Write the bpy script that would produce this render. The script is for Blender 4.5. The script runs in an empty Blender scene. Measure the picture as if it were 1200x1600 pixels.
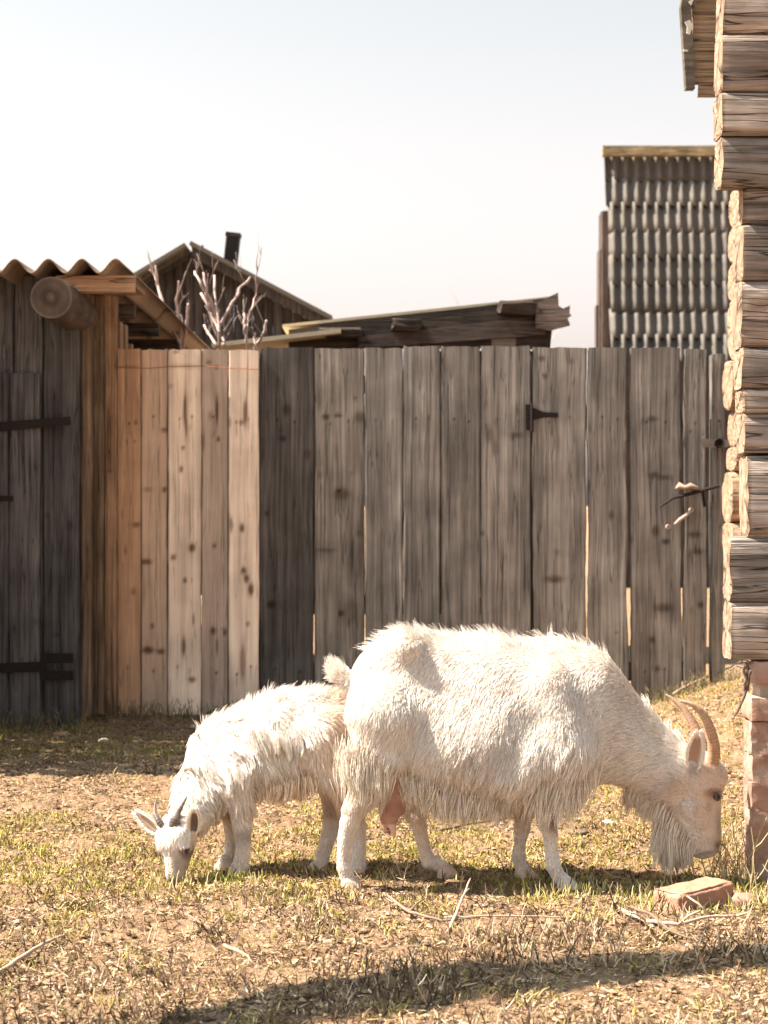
import bpy, math, random
import numpy as np
from mathutils import Vector, kdtree
random.seed(7); np.random.seed(7)
R = math.radians
S = bpy.context.scene
COL = S.collection

# ------------------------------------------------------------------ camera, sky, sun, exposure
F = 2667.0; HC = 1.137; HY = 789.0            # focal length in photo pixels, eye height, horizon row
cd = bpy.data.cameras.new('camera'); cam = bpy.data.objects.new('camera', cd); COL.objects.link(cam)
cd.sensor_fit = 'VERTICAL'; cd.sensor_height = 36.0; cd.sensor_width = 27.0
cd.lens = F/1600*36.0; cd.shift_y = -(800-HY)/1600.0
cam.location = (0, 0, HC); cam.rotation_euler = (R(90), 0, 0)
cd.clip_start = 0.1; cd.clip_end = 2000
cd.dof.use_dof = True; cd.dof.focus_distance = 5.12; cd.dof.aperture_fstop = 5.6
S.camera = cam
S.render.resolution_x = 768; S.render.resolution_y = 1024

SUN = Vector((-0.74, -0.012, 1.0)).normalized()   # towards the sun: high on the left, grazing the fence
w = bpy.data.worlds.new('World'); S.world = w; w.use_nodes = True
nt = w.node_tree; nt.nodes.clear()
sky = nt.nodes.new('ShaderNodeTexSky'); sky.sky_type = 'NISHITA'; sky.sun_disc = False
sky.sun_elevation = math.asin(SUN.z); sky.sun_rotation = math.atan2(SUN.x, SUN.y)
sky.air_density = 1.0; sky.dust_density = 4.0; sky.ozone_density = 1.0
hs = nt.nodes.new('ShaderNodeHueSaturation'); hs.inputs['Saturation'].default_value = 0.24
mxw = nt.nodes.new('ShaderNodeMixRGB'); mxw.blend_type = 'MULTIPLY'; mxw.inputs[0].default_value = 1
mxw.inputs[2].default_value = (1.0, 0.94, 0.905, 1)
bg = nt.nodes.new('ShaderNodeBackground'); bg.inputs[1].default_value = 0.148
wo = nt.nodes.new('ShaderNodeOutputWorld')
nt.links.new(sky.outputs[0], hs.inputs['Color']); nt.links.new(hs.outputs[0], mxw.inputs[1])
# clear spring sky: milky and bright low down, much deeper overhead
tcw = nt.nodes.new('ShaderNodeTexCoord'); sxw = nt.nodes.new('ShaderNodeSeparateXYZ'); rmp = nt.nodes.new('ShaderNodeValToRGB'); mx2 = nt.nodes.new('ShaderNodeMixRGB'); mx2.blend_type = 'MULTIPLY'; mx2.inputs[0].default_value = 1
nt.links.new(tcw.outputs['Generated'], sxw.inputs[0]); nt.links.new(sxw.outputs['Z'], rmp.inputs[0])
els = rmp.color_ramp.elements
while len(els) < 5: els.new(.5)
for e_, (p_, c_) in zip(els, ((0, (.79, .72, .69)), (.12, (.625, .585, .565)), (.26, (.50, .518, .51)), (.60, (.31, .40, .445)), (1, (.22, .33, .41)))): e_.position = p_; e_.color = (*c_, 1)
nt.links.new(mxw.outputs[0], mx2.inputs[1]); nt.links.new(rmp.outputs[0], mx2.inputs[2])
nt.links.new(mx2.outputs[0], bg.inputs[0]); nt.links.new(bg.outputs[0], wo.inputs[0])
sl = bpy.data.lights.new('sun', 'SUN'); sl.energy = 4.7; sl.angle = R(0.5); sl.color = (1, 0.875, 0.735)
so = bpy.data.objects.new('sun', sl); COL.objects.link(so); so.rotation_euler = SUN.to_track_quat('Z', 'Y').to_euler()
S.view_settings.view_transform = 'Standard'; S.view_settings.look = 'None'
S.view_settings.exposure = 1.86; S.view_settings.gamma = 1

# ------------------------------------------------------------------ helpers
def P(px, py, D):
    return np.array([(px-600)/F*D, D, HC-(py-HY)/F*D])
def PX(px, D): return (px-600)/F*D
def PZ(py, D): return HC-(py-HY)/F*D

def _h(ix, iy, iz, s):
    n = (ix*374761393 + iy*668265263 + iz*2147483647 + s*1274126177) & 0xffffffff
    n = ((n ^ (n >> 13))*1274126177) & 0xffffffff
    n = (n ^ (n >> 16)) & 0xffffffff
    return n/4294967295.0
def vn(p, seed=0):
    p = np.asarray(p, dtype=np.float64)
    i = np.floor(p).astype(np.int64); f = p-i; f = f*f*(3-2*f)
    o = 0
    for dx in (0, 1):
        for dy in (0, 1):
            for dz in (0, 1):
                wgt = (f[..., 0] if dx else 1-f[..., 0])*(f[..., 1] if dy else 1-f[..., 1])*(f[..., 2] if dz else 1-f[..., 2])
                o = o + wgt*_h(i[..., 0]+dx, i[..., 1]+dy, i[..., 2]+dz, seed)
    return o
def fbm(p, seed=0, octv=4):
    a = 0.5; o = 0; t = 0; p = np.asarray(p, float)
    for k in range(octv):
        o = o + a*vn(p, seed+k*17); t += a; a *= 0.5; p = p*2.03+11.7
    return o/t

def tag(o, label=None, cat=None, group=None, kind=None):
    if label: o['label'] = label
    if cat: o['category'] = cat
    if group: o['group'] = group
    if kind: o['kind'] = kind
    return o
def root(name, loc, label, cat, group=None):
    o = bpy.data.objects.new(name, None); COL.objects.link(o); o.location = loc; o.empty_display_size = 0.1
    return tag(o, label, cat, group)
def wloc(o):
    v = Vector((0, 0, 0))
    while o is not None: v = v+o.location; o = o.parent
    return np.array(v)
def mk(name, V, faces, mat, parent=None, smooth=False, col=None, rnd=None, origin=None):
    """world-space vertices; faces = list of int arrays (n,3)/(n,4)"""
    V = np.asarray(V, np.float64)
    if not isinstance(faces, list): faces = [faces]
    faces = [np.asarray(f, np.int32) for f in faces if len(f)]
    off = np.zeros(3)
    if parent is not None: off = wloc(parent)
    loc = np.zeros(3)
    if origin is not None: loc = np.asarray(origin, float)-off
    L = V-off-loc
    me = bpy.data.meshes.new(name)
    me.vertices.add(len(L)); me.vertices.foreach_set('co', L.astype(np.float32).ravel())
    nl = sum(f.size for f in faces); nf = sum(len(f) for f in faces)
    me.loops.add(nl); me.loops.foreach_set('vertex_index', np.concatenate([f.ravel() for f in faces]))
    me.polygons.add(nf)
    tot = np.concatenate([np.full(len(f), f.shape[1], np.int32) for f in faces])
    st = np.concatenate([[0], np.cumsum(tot)[:-1]]).astype(np.int32)
    me.polygons.foreach_set('loop_start', st); me.polygons.foreach_set('loop_total', tot)
    me.polygons.foreach_set('use_smooth', np.full(nf, smooth))
    me.update(calc_edges=True)
    if col is not None:
        a = me.attributes.new('col', 'FLOAT_COLOR', 'POINT')
        c = np.ones((len(L), 4), np.float32); c[:, :3] = col; a.data.foreach_set('color', c.ravel())
    if rnd is not None:
        a = me.attributes.new('rnd', 'FLOAT', 'POINT')
        a.data.foreach_set('value', (np.ones(len(L))*rnd).astype(np.float32))
    me.validate(verbose=False)
    o = bpy.data.objects.new(name, me); COL.objects.link(o)
    o.location = loc
    if parent is not None: o.parent = parent
    me.materials.append(mat)
    return o

class MB:
    def __init__(s): s.V = []; s.Q = []; s.T = []; s.C = []; s.Rn = []; s.n = 0
    def add(s, V, Q=None, T=None, col=(1, 1, 1), rnd=0.0):
        V = np.asarray(V, float); s.V.append(V)
        if Q is not None and len(Q): s.Q.append(np.asarray(Q, int)+s.n)
        if T is not None and len(T): s.T.append(np.asarray(T, int)+s.n)
        s.C.append(np.broadcast_to(np.asarray(col, float), (len(V), 3))); s.Rn.append(np.full(len(V), float(rnd)))
        s.n += len(V)
    def box(s, x0, x1, y0, y1, z0, z1, col=(1, 1, 1), rnd=None, M=None, jit=0, bev=0.0):
        if rnd is None: rnd = random.random()*20
        if bev > 0:
            V = []
            # rounded box from a subdivided cube
            n = 3; us = [-1, -1+1e-9, 1-1e-9, 1]
            pts = {}
            Q = []
            def vid(a):
                if a in pts: return pts[a]
                lo = (x0, y0, z0); hi = (x1, y1, z1); p = []
                k = sum(1 for t in a if t in (0, 3))
                for t, l, h in zip(a, lo, hi):
                    ins = bev
                    if t == 0: p.append(l + (bev*0.3 if k > 1 else 0))
                    elif t == 3: p.append(h - (bev*0.3 if k > 1 else 0))
                    elif t == 1: p.append(l+ins)
                    else: p.append(h-ins)
                pts[a] = len(V); V.append(p); return pts[a]
            for ax in range(3):
                for sd in (0, 3):
                    for i in range(3):
                        for j in range(3):
                            c = []
                            for (u, v) in ((i, j), (i+1, j), (i+1, j+1), (i, j+1)):
                                a = [0, 0, 0]; a[ax] = sd; a[(ax+1) % 3] = u; a[(ax+2) % 3] = v
                                c.append(vid(tuple(a)))
                            if sd == 0: c = c[::-1]
                            Q.append(c)
            V = np.array(V)
        else:
            V = np.array([[x0, y0, z0], [x1, y0, z0], [x1, y1, z0], [x0, y1, z0], [x0, y0, z1], [x1, y0, z1], [x1, y1, z1], [x0, y1, z1]], float)
            Q = [[0, 3, 2, 1], [4, 5, 6, 7], [0, 1, 5, 4], [1, 2, 6, 5], [2, 3, 7, 6], [3, 0, 4, 7]]
        if jit: V = V+np.random.uniform(-jit, jit, V.shape)
        if M is not None: V = M(V)
        s.add(V, Q, col=col, rnd=rnd)
    def tube(s, pts, rad, n=8, col=(1, 1, 1), rnd=None, cap=True, flat=1.0, rough=0.0):
        if rnd is None: rnd = random.random()*20
        pts = np.asarray(pts, float); m = len(pts)
        rad = np.broadcast_to(np.asarray(rad, float), (m,))
        T = np.gradient(pts, axis=0); T /= np.linalg.norm(T, axis=1)[:, None]+1e-12
        up = np.array([0, 0, 1.0]) if abs(T[0][2]) < 0.9 else np.array([0, 1.0, 0])
        V = []
        a = np.cross(T[0], up); a /= np.linalg.norm(a)
        for k in range(m):
            a = a-T[k]*np.dot(a, T[k]); a /= np.linalg.norm(a)+1e-12
            b = np.cross(T[k], a)
            th = np.arange(n)*2*math.pi/n
            r = rad[k]*(1+np.random.uniform(-rough, rough, n) if rough else 1)
            V.append(pts[k]+np.outer(np.cos(th)*r, a)+np.outer(np.sin(th)*r*flat, b))
        V = np.concatenate(V)
        i = np.arange(m-1)[:, None]*n; j = np.arange(n)[None]; j2 = (j+1) % n
        Q = np.stack([i+j, i+j2, i+n+j2, i+n+j], -1).reshape(-1, 4)
        Tt = None
        if cap:
            V = np.vstack([V, pts[:1], pts[-1:]]); c0 = m*n; c1 = c0+1
            jj = np.arange(n); e = (m-1)*n
            Tt = np.vstack([np.stack([np.full(n, c0), (jj+1) % n, jj], 1), np.stack([np.full(n, c1), e+jj, e+(jj+1) % n], 1)])
        s.add(V, Q, Tt, col, rnd)
    def build(s, name, mat, parent=None, smooth=False, origin=None):
        fs = []
        if s.Q: fs.append(np.concatenate(s.Q))
        if s.T: fs.append(np.concatenate(s.T))
        return mk(name, np.concatenate(s.V), fs, mat, parent, smooth, np.concatenate(s.C), np.concatenate(s.Rn), origin)

# ------------------------------------------------------------------ materials
def N(nt, t, **kw):
    n = nt.nodes.new(t)
    for k, v in kw.items(): setattr(n, k, v)
    return n
def newmat(name, rough=0.9, spec=0.2):
    m = bpy.data.materials.new(name); m.use_nodes = True
    b = m.node_tree.nodes['Principled BSDF']; b.inputs['Roughness'].default_value = rough
    b.inputs['Specular IOR Level'].default_value = spec
    return m, m.node_tree, b
def wood_mat(name, base=(1, 1, 1), grain=(55, 55, 2.2), contrast=0.5, bump=0.5, dist=0.004, cracks=0.0, blotch=0.35, rough=0.88):
    """base colour comes from the 'col' attribute; grain runs along the axis with the small scale"""
    m, nt, b = newmat(name, rough, 0.15)
    L = nt.links
    at = N(nt, 'ShaderNodeAttribute', attribute_name='col'); ar = N(nt, 'ShaderNodeAttribute', attribute_name='rnd')
    tc = N(nt, 'ShaderNodeTexCoord')
    ad = N(nt, 'ShaderNodeVectorMath', operation='ADD'); sc = N(nt, 'ShaderNodeVectorMath', operation='SCALE'); sc.inputs[0].default_value = (1.3, 0.7, 2.1)
    L.new(ar.outputs['Fac'], sc.inputs['Scale']); L.new(tc.outputs['Object'], ad.inputs[0]); L.new(sc.outputs[0], ad.inputs[1])
    # slow waviness of the grain
    wv = N(nt, 'ShaderNodeTexNoise'); wv.inputs['Scale'].default_value = 2.3; wv.inputs['Detail'].default_value = 2
    L.new(ad.outputs[0], wv.inputs['Vector'])
    sb = N(nt, 'ShaderNodeVectorMath', operation='MULTIPLY_ADD'); sb.inputs[1].default_value = (0.022, 0.022, 0.03)
    L.new(wv.outputs['Color'], sb.inputs[0]); L.new(ad.outputs[0], sb.inputs[2])
    mp = N(nt, 'ShaderNodeVectorMath', operation='MULTIPLY'); mp.inputs[1].default_value = grain
    L.new(sb.outputs[0], mp.inputs[0])
    n1 = N(nt, 'ShaderNodeTexNoise'); n1.inputs['Scale'].default_value = 1; n1.inputs['Detail'].default_value = 6; n1.inputs['Roughness'].default_value = 0.65
    L.new(mp.outputs[0], n1.inputs['Vector'])
    mp2 = N(nt, 'ShaderNodeVectorMath', operation='SCALE'); mp2.inputs['Scale'].default_value = 3.3
    L.new(mp.outputs[0], mp2.inputs[0])
    n2 = N(nt, 'ShaderNodeTexNoise'); n2.inputs['Scale'].default_value = 1; n2.inputs['Detail'].default_value = 3
    L.new(mp2.outputs[0], n2.inputs['Vector'])
    bl = N(nt, 'ShaderNodeTexNoise'); bl.inputs['Scale'].default_value = 5; bl.inputs['Detail'].default_value = 5
    L.new(ad.outputs[0], bl.inputs['Vector'])
    r1 = N(nt, 'ShaderNodeMapRange'); r1.inputs[1].default_value = 0.32; r1.inputs[2].default_value = 0.68; r1.inputs[3].default_value = 1-contrast; r1.inputs[4].default_value = 1+contrast*0.55
    L.new(n1.outputs['Fac'], r1.inputs[0])
    r2 = N(nt, 'ShaderNodeMapRange'); r2.inputs[1].default_value = 0.3; r2.inputs[2].default_value = 0.7; r2.inputs[3].default_value = 1-blotch; r2.inputs[4].default_value = 1+blotch*0.6
    L.new(bl.outputs['Fac'], r2.inputs[0])
    mm = N(nt, 'ShaderNodeMath', operation='MULTIPLY'); L.new(r1.outputs[0], mm.inputs[0]); L.new(r2.outputs[0], mm.inputs[1])
    last = mm.outputs[0]; hgt = n1.outputs['Fac']
    if cracks > 0:
        mp3 = N(nt, 'ShaderNodeVectorMath', operation='SCALE'); mp3.inputs['Scale'].default_value = 0.55
        L.new(mp.outputs[0], mp3.inputs[0])
        n3 = N(nt, 'ShaderNodeTexNoise'); n3.inputs['Scale'].default_value = 1; n3.inputs['Detail'].default_value = 2; L.new(mp3.outputs[0], n3.inputs['Vector'])
        s1 = N(nt, 'ShaderNodeMath', operation='SUBTRACT'); s1.inputs[1].default_value = 0.5; L.new(n3.outputs['Fac'], s1.inputs[0])
        s2 = N(nt, 'ShaderNodeMath', operation='ABSOLUTE'); L.new(s1.outputs[0], s2.inputs[0])
        s3 = N(nt, 'ShaderNodeMapRange'); s3.inputs[1].default_value = 0.0; s3.inputs[2].default_value = 0.016; s3.inputs[3].default_value = 1-cracks; s3.inputs[4].default_value = 1.0
        L.new(s2.outputs[0], s3.inputs[0])
        m4 = N(nt, 'ShaderNodeMath', operation='MULTIPLY'); L.new(last, m4.inputs[0]); L.new(s3.outputs[0], m4.inputs[1]); last = m4.outputs[0]
        h2 = N(nt, 'ShaderNodeMath', operation='ADD'); L.new(n1.outputs['Fac'], h2.inputs[0]); L.new(s3.outputs[0], h2.inputs[1]); hgt = h2.outputs[0]
    h3 = N(nt, 'ShaderNodeMath', operation='MULTIPLY_ADD'); h3.inputs[1].default_value = 0.4
    L.new(n2.outputs['Fac'], h3.inputs[0]); L.new(hgt, h3.inputs[2])
    vm = N(nt, 'ShaderNodeVectorMath', operation='SCALE'); L.new(at.outputs['Color'], vm.inputs[0]); L.new(last, vm.inputs['Scale'])
    v2 = N(nt, 'ShaderNodeVectorMath', operation='MULTIPLY'); v2.inputs[1].default_value = base; L.new(vm.outputs[0], v2.inputs[0])
    L.new(v2.outputs[0], b.inputs['Base Color'])
    bp = N(nt, 'ShaderNodeBump'); bp.inputs['Strength'].default_value = bump; bp.inputs['Distance'].default_value = dist
    L.new(h3.outputs[0], bp.inputs['Height']); L.new(bp.outputs[0], b.inputs['Normal'])
    return m
def rough_mat(name, c1=None, c2=(0.3, 0.3, 0.3), scale=30, bump=0.5, dist=0.004, rough=0.9, amount=0.5, attr=True, metal=0.0, spec=0.2):
    m, nt, b = newmat(name, rough, spec); L = nt.links
    b.inputs['Metallic'].default_value = metal
    tc = N(nt, 'ShaderNodeTexCoord')
    n1 = N(nt, 'ShaderNodeTexNoise'); n1.inputs['Scale'].default_value = scale; n1.inputs['Detail'].default_value = 7; n1.inputs['Roughness'].default_value = 0.62
    L.new(tc.outputs['Object'], n1.inputs['Vector'])
    n0 = N(nt, 'ShaderNodeTexNoise'); n0.inputs['Scale'].default_value = scale*0.17; n0.inputs['Detail'].default_value = 4
    L.new(tc.outputs['Object'], n0.inputs['Vector'])
    r = N(nt, 'ShaderNodeMapRange'); r.inputs[1].default_value = 0.38; r.inputs[2].default_value = 0.66
    av = N(nt, 'ShaderNodeMath', operation='MULTIPLY_ADD'); av.inputs[1].default_value = 0.5
    hf = N(nt, 'ShaderNodeMath', operation='MULTIPLY'); hf.inputs[1].default_value = 0.5
    L.new(n0.outputs['Fac'], hf.inputs[0]); L.new(n1.outputs['Fac'], av.inputs[0]); L.new(hf.outputs[0], av.inputs[2])
    L.new(av.outputs[0], r.inputs[0])
    mm = N(nt, 'ShaderNodeMath', operation='MULTIPLY'); mm.inputs[1].default_value = amount; L.new(r.outputs[0], mm.inputs[0])
    mx = N(nt, 'ShaderNodeMixRGB'); L.new(mm.outputs[0], mx.inputs[0])
    if attr:
        at = N(nt, 'ShaderNodeAttribute', attribute_name='col'); L.new(at.outputs['Color'], mx.inputs[1])
    else: mx.inputs[1].default_value = (*c1, 1)
    mx.inputs[2].default_value = (*c2, 1)
    L.new(mx.outputs[0], b.inputs['Base Color'])
    bp = N(nt, 'ShaderNodeBump'); bp.inputs['Strength'].default_value = bump; bp.inputs['Distance'].default_value = dist
    L.new(n1.outputs['Fac'], bp.inputs['Height']); L.new(bp.outputs[0], b.inputs['Normal'])
    return m
M_board = wood_mat('weathered board wood', grain=(58, 58, 1.4), contrast=0.56, bump=0.9, dist=0.004, blotch=0.28, cracks=0.55)
M_new = wood_mat('fresh sawn board wood', grain=(52, 52, 1.4), contrast=0.22, bump=0.6, dist=0.003, blotch=0.16, cracks=0.30)
M_log = wood_mat('old log wood', grain=(2.4, 60, 60), contrast=0.55, bump=1.0, dist=0.012, cracks=0.75, blotch=0.35)
M_end = wood_mat('cut log end wood', grain=(30, 14, 14), contrast=0.2, bump=0.35, dist=0.003, blotch=0.3)
M_beam = wood_mat('rough beam wood', grain=(6, 10, 40), contrast=0.5, bump=0.6, dist=0.006, blotch=0.4)
M_roundlog = wood_mat('round pole wood', grain=(30, 4, 30), contrast=0.4, bump=0.6, dist=0.006, blotch=0.4)
M_asb = rough_mat('old corrugated cement sheet', c2=(0.16, 0.13, 0.10), scale=22, amount=0.55, bump=0.4)
M_iron = rough_mat('rusty dark iron', c1=(0.022, 0.019, 0.019), c2=(0.05, 0.028, 0.02), scale=60, amount=0.5, attr=False, rough=0.7, metal=0.3)
M_steel = rough_mat('dull zinc steel', c1=(0.42, 0.40, 0.37), c2=(0.2, 0.15, 0.12), scale=60, amount=0.6, attr=False, rough=0.45, metal=0.7)
M_brick = rough_mat('weathered red brick', c2=(0.40, 0.26, 0.20), scale=28, amount=0.6, bump=1.0, dist=0.008)
M_mortar = rough_mat('crumbling mortar', c1=(0.42, 0.35, 0.29), c2=(0.25, 0.2, 0.17), scale=60, attr=False, bump=1, dist=0.006)
M_bark = rough_mat('pale twig bark', c2=(0.12, 0.09, 0.08), scale=40, amount=0.4, bump=0.4)
M_stone = rough_mat('pale stone', c2=(0.35, 0.28, 0.22), scale=50, amount=0.5, bump=0.7)
M_blade = rough_mat('grass and straw', c2=(0.10, 0.08, 0.03), scale=300, amount=0.15, bump=0.0)
b_ = M_blade.node_tree.nodes['Principled BSDF']; b_.inputs['Roughness'].default_value = 0.75

# ------------------------------------------------------------------ ground
def gz(x, y):
    x = np.asarray(x, float); y = np.asarray(y, float)
    o = np.zeros(np.broadcast(x, y).shape)
    sx = 1/(1+np.exp(-(x-1.55-0.12*(y-8.5))/0.16)); sy = np.exp(-((y-8.6)/1.6)**2)
    o = o+0.26*sx*sy
    p = np.stack([x*1.1, y*1.1, 0*x], -1)
    o = o+(fbm(p, 3, 3)-0.5)*0.05
    return o
def gzf(x, y):
    p = np.stack([x*9, y*9, 0*x], -1); q = np.stack([x*34, y*34, 0*x], -1)
    d = gz(x, y)+(fbm(p, 5, 3)-0.5)*0.034+(fbm(q, 8, 2)-0.5)*0.022
    return d
def axis(lo, hi, step, far, grow=1.35):
    a = list(np.arange(lo, hi+1e-6, step)); s = step
    while a[-1] < far: s *= grow; a.append(a[-1]+s)
    s = step; b = [lo]
    while b[0] > -far: s *= grow; b.insert(0, b[0]-s)
    return np.array(b[:-1]+a)
gx = axis(-2.3, 2.1, 0.012, 900); gy = axis(3.1, 9.6, 0.016, 1200)
gy = gy[gy > -400]
X, Y = np.meshgrid(gx, gy, indexing='ij')
near = (np.abs(X) < 12) & (Y > -8) & (Y < 30)
Z = np.where(near, gzf(X, Y), 0)
V = np.stack([X, Y, Z], -1).reshape(-1, 3); nx, ny = X.shape
ii, jj = np.meshgrid(np.arange(nx-1), np.arange(ny-1), indexing='ij')
Q = np.stack([ii*ny+jj, (ii+1)*ny+jj, (ii+1)*ny+jj+1, ii*ny+jj+1], -1).reshape(-1, 4)
m, nt, b = newmat('dry soil and short turf', 0.95, 0.1); L = nt.links
tc = N(nt, 'ShaderNodeTexCoord')
def noise(scale, det=5, rg=0.6):
    n = N(nt, 'ShaderNodeTexNoise'); n.inputs['Scale'].default_value = scale; n.inputs['Detail'].default_value = det; n.inputs['Roughness'].default_value = rg
    L.new(tc.outputs['Object'], n.inputs['Vector']); return n
def ramp(src, stops):
    r = N(nt, 'ShaderNodeValToRGB'); e = r.color_ramp.elements
    while len(e) < len(stops): e.new(0.5)
    for q, (p_, c_) in zip(e, stops): q.position = p_; q.color = (*c_, 1)
    L.new(src, r.inputs[0]); return r
na, nb_, nc, nd = noise(1.3), noise(9, 8, 0.7), noise(70, 6, 0.7), noise(240, 3, 0.6)
soil = ramp(nb_.outputs['Fac'], [(0.28, (0.085, 0.045, 0.022)), (0.41, (0.27, 0.16, 0.088)), (0.54, (0.48, 0.315, 0.20)), (0.75, (0.60, 0.44, 0.32))])
lit = ramp(nc.outputs['Fac'], [(0.36, (0.03, 0.018, 0.01)), (0.46, (0.20, 0.12, 0.065)), (0.58, (0.40, 0.27, 0.16)), (0.78, (0.58, 0.45, 0.31))])
mx = N(nt, 'ShaderNodeMixRGB'); mx.inputs[0].default_value = 0.55; L.new(soil.outputs[0], mx.inputs[1]); L.new(lit.outputs[0], mx.inputs[2])
L.new(mx.outputs[0], b.inputs['Base Color'])
bp = N(nt, 'ShaderNodeBump'); bp.inputs['Strength'].default_value = 1; bp.inputs['Distance'].default_value = 0.012
ah = N(nt, 'ShaderNodeMath', operation='ADD'); L.new(nc.outputs['Fac'], ah.inputs[0]); L.new(nd.outputs['Fac'], ah.inputs[1])
L.new(ah.outputs[0], bp.inputs['Height']); L.new(bp.outputs[0], b.inputs['Normal'])
g = mk('ground', V, Q, m, smooth=True); tag(g, kind='structure')

# grass blades and straw: uncountable ground cover
def greenness(x, y):
    p = np.stack([x*1.5, y*1.0, 0*x], -1); q = np.stack([x*7, y*6, 0*x+3], -1)
    f = 0.55*fbm(p, 21, 3)+0.45*fbm(q, 25, 3)
    # greener strip round the goats, bare trodden soil nearer the camera and behind on the left
    band = np.exp(-((y-5.5)/0.75)**2)
    bare = np.exp(-((y-4.2)/0.5)**2)*0.10 + np.exp(-((y-7.0)/0.55)**2)*np.clip((0.2-x)/1.5, 0, 1)*0.22
    right = np.exp(-((x-1.1)/0.7)**2)*np.exp(-((y-5.6)/1.9)**2)*0.13
    return f+0.085*band-bare+right
def blades(n, hmin, hmax, wid, mode):
    # sample evenly in view-depth so that far strips are not overfilled
    y = 3.25+np.random.rand(n)**1.25*6.3
    hw = 0.26*y+0.25
    x = np.random.uniform(-1, 1, n)*hw
    gr = greenness(x, y)
    if mode == 'green': keep = np.random.rand(n) < np.clip((gr-0.455)*8.0, 0.05, 1)*(0.25+.75*(fbm(np.stack([x*16, y*16, 0*x], -1), 191, 2) > .42))
    else: keep = np.random.rand(n) < np.clip(0.75-(gr-0.5)*1.2, 0.25, 1)*np.clip((fbm(np.stack([x*9, y*9, 0*x], -1), 77, 3)-.40)*6, .12, 1)
    x, y, gr = x[keep], y[keep], gr[keep]; n = len(x)
    z = gzf(x, y)-0.004
    c = fbm(np.stack([x*18, y*18, 0*x], -1), 31, 2)
    h = (hmin+(hmax-hmin)*np.random.rand(n)**1.7)*(0.6+0.9*c)
    az = np.random.rand(n)*2*np.pi
    tilt = (np.random.rand(n)*0.9+0.15) if mode == 'green' else (np.pi/2-np.abs(np.random.randn(n))*0.28)
    tilt = np.clip(tilt, 0, 1.5)
    d = np.stack([np.sin(tilt)*np.cos(az), np.sin(tilt)*np.sin(az), np.cos(tilt)], -1)
    sd = np.random.rand(n)*np.pi; s_ = np.stack([np.cos(sd), np.sin(sd), 0*sd], -1)*(wid*(0.6+0.8*np.random.rand(n)))[:, None]
    if mode != 'green': s_ = np.cross(d, np.array([0, 0, 1.0])); s_ /= np.linalg.norm(s_, axis=1)[:, None]+1e-9; s_ = s_*wid*(0.5+np.random.rand(n))[:, None]; s_[:, 2] += np.random.uniform(-1, 1, n)*wid
    b0 = np.stack([x, y, z], -1)
    if mode != 'green': b0[:, 2] += np.random.rand(n)*0.010
    mid = b0+d*(h*0.55)[:, None]
    droop = np.array([0, 0, -1.0])*0.22*h[:, None]
    tip = b0+d*h[:, None]+(droop if mode == 'green' else 0)
    V = np.stack([b0-s_*0.5, b0+s_*0.5, mid+s_*0.4, mid-s_*0.4, tip], 1).reshape(-1, 3)
    k = np.arange(n)[:, None]*5
    Q = k+np.array([[0, 1, 2, 3]]); T = k+np.array([[3, 2, 4]])
    r = np.random.rand(n, 1); r2 = np.random.rand(n, 1)
    if mode == 'green':
        g1 = np.array([0.12, 0.13, 0.02]); g2 = np.array([0.44, 0.37, 0.07]); g3 = np.array([0.58, 0.43, 0.20])
        gg = np.clip((gr[:, None]-0.5)*5+0.1, 0, 1)
        cc = g1*(1-r)+g2*r
        cc = np.where(r2 < 0.50-0.35*gg, g3*(0.7+0.5*r), cc)
    else:
        s1 = np.array([0.55, 0.40, 0.26]); s2 = np.array([0.06, 0.037, 0.022]); s3 = np.array([0.34, 0.22, 0.12])
        cc = np.where(r2 < 0.26, s1*(0.8+0.4*r), np.where(r2 < 0.66, s2*(0.7+0.6*r), s3*(0.7+0.6*r)))
    return V, Q, T, np.repeat(cc, 5, 0)
V, Q, T, C = blades(360000, 0.008, 0.036, 0.0040, 'green')
tag(mk('grass', V, [Q, T], M_blade, col=C), 'short yellow green grass patchy on the dry yard', 'grass', kind='stuff')
V, Q, T, C = blades(230000, 0.007, 0.034, 0.0028, 'straw')
tag(mk('straw_litter', V, [Q, T], M_blade, col=C), 'dry straw and twig litter scattered over the soil', 'straw', kind='stuff')
def tufts():
    mb = MB()
    for k in range(150):
        cy = random.choice([random.uniform(3.6, 5.0), random.uniform(3.6, 8.2)]); cx = random.uniform(-1, 1)*.25*cy; n_ = random.randint(10, 34); sp = random.uniform(.015, .05); dk = random.random() < .65
        for q in range(n_):
            x = random.gauss(cx, sp*1.5); y = random.gauss(cy, sp); z = zg0(x, y)-.003; h = random.uniform(.010, .034); a = random.uniform(0, 6.28); l = random.uniform(.3, 1.3)
            c = random.choice([(.07, .045, .03), (.11, .07, .04), (.16, .10, .06)]) if dk else random.choice([(.20, .18, .05), (.34, .28, .09), (.5, .38, .2)])
            p = np.array([x, y, z]); e = p+np.array([math.cos(a)*l*h, math.sin(a)*l*h, h]); mb.tube([p, (p+e)/2+np.array([0, 0, h*.25]), e], [.0019, .0016, .0007], n=3, col=c, cap=False)
    return tag(mb.build('turf_tufts', M_blade), 'small dark tufts of dead turf dotted over the yard', 'tufts', kind='stuff')
def zg0(x, y): return float(gzf(np.array(x), np.array(y)))
tufts()
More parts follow.
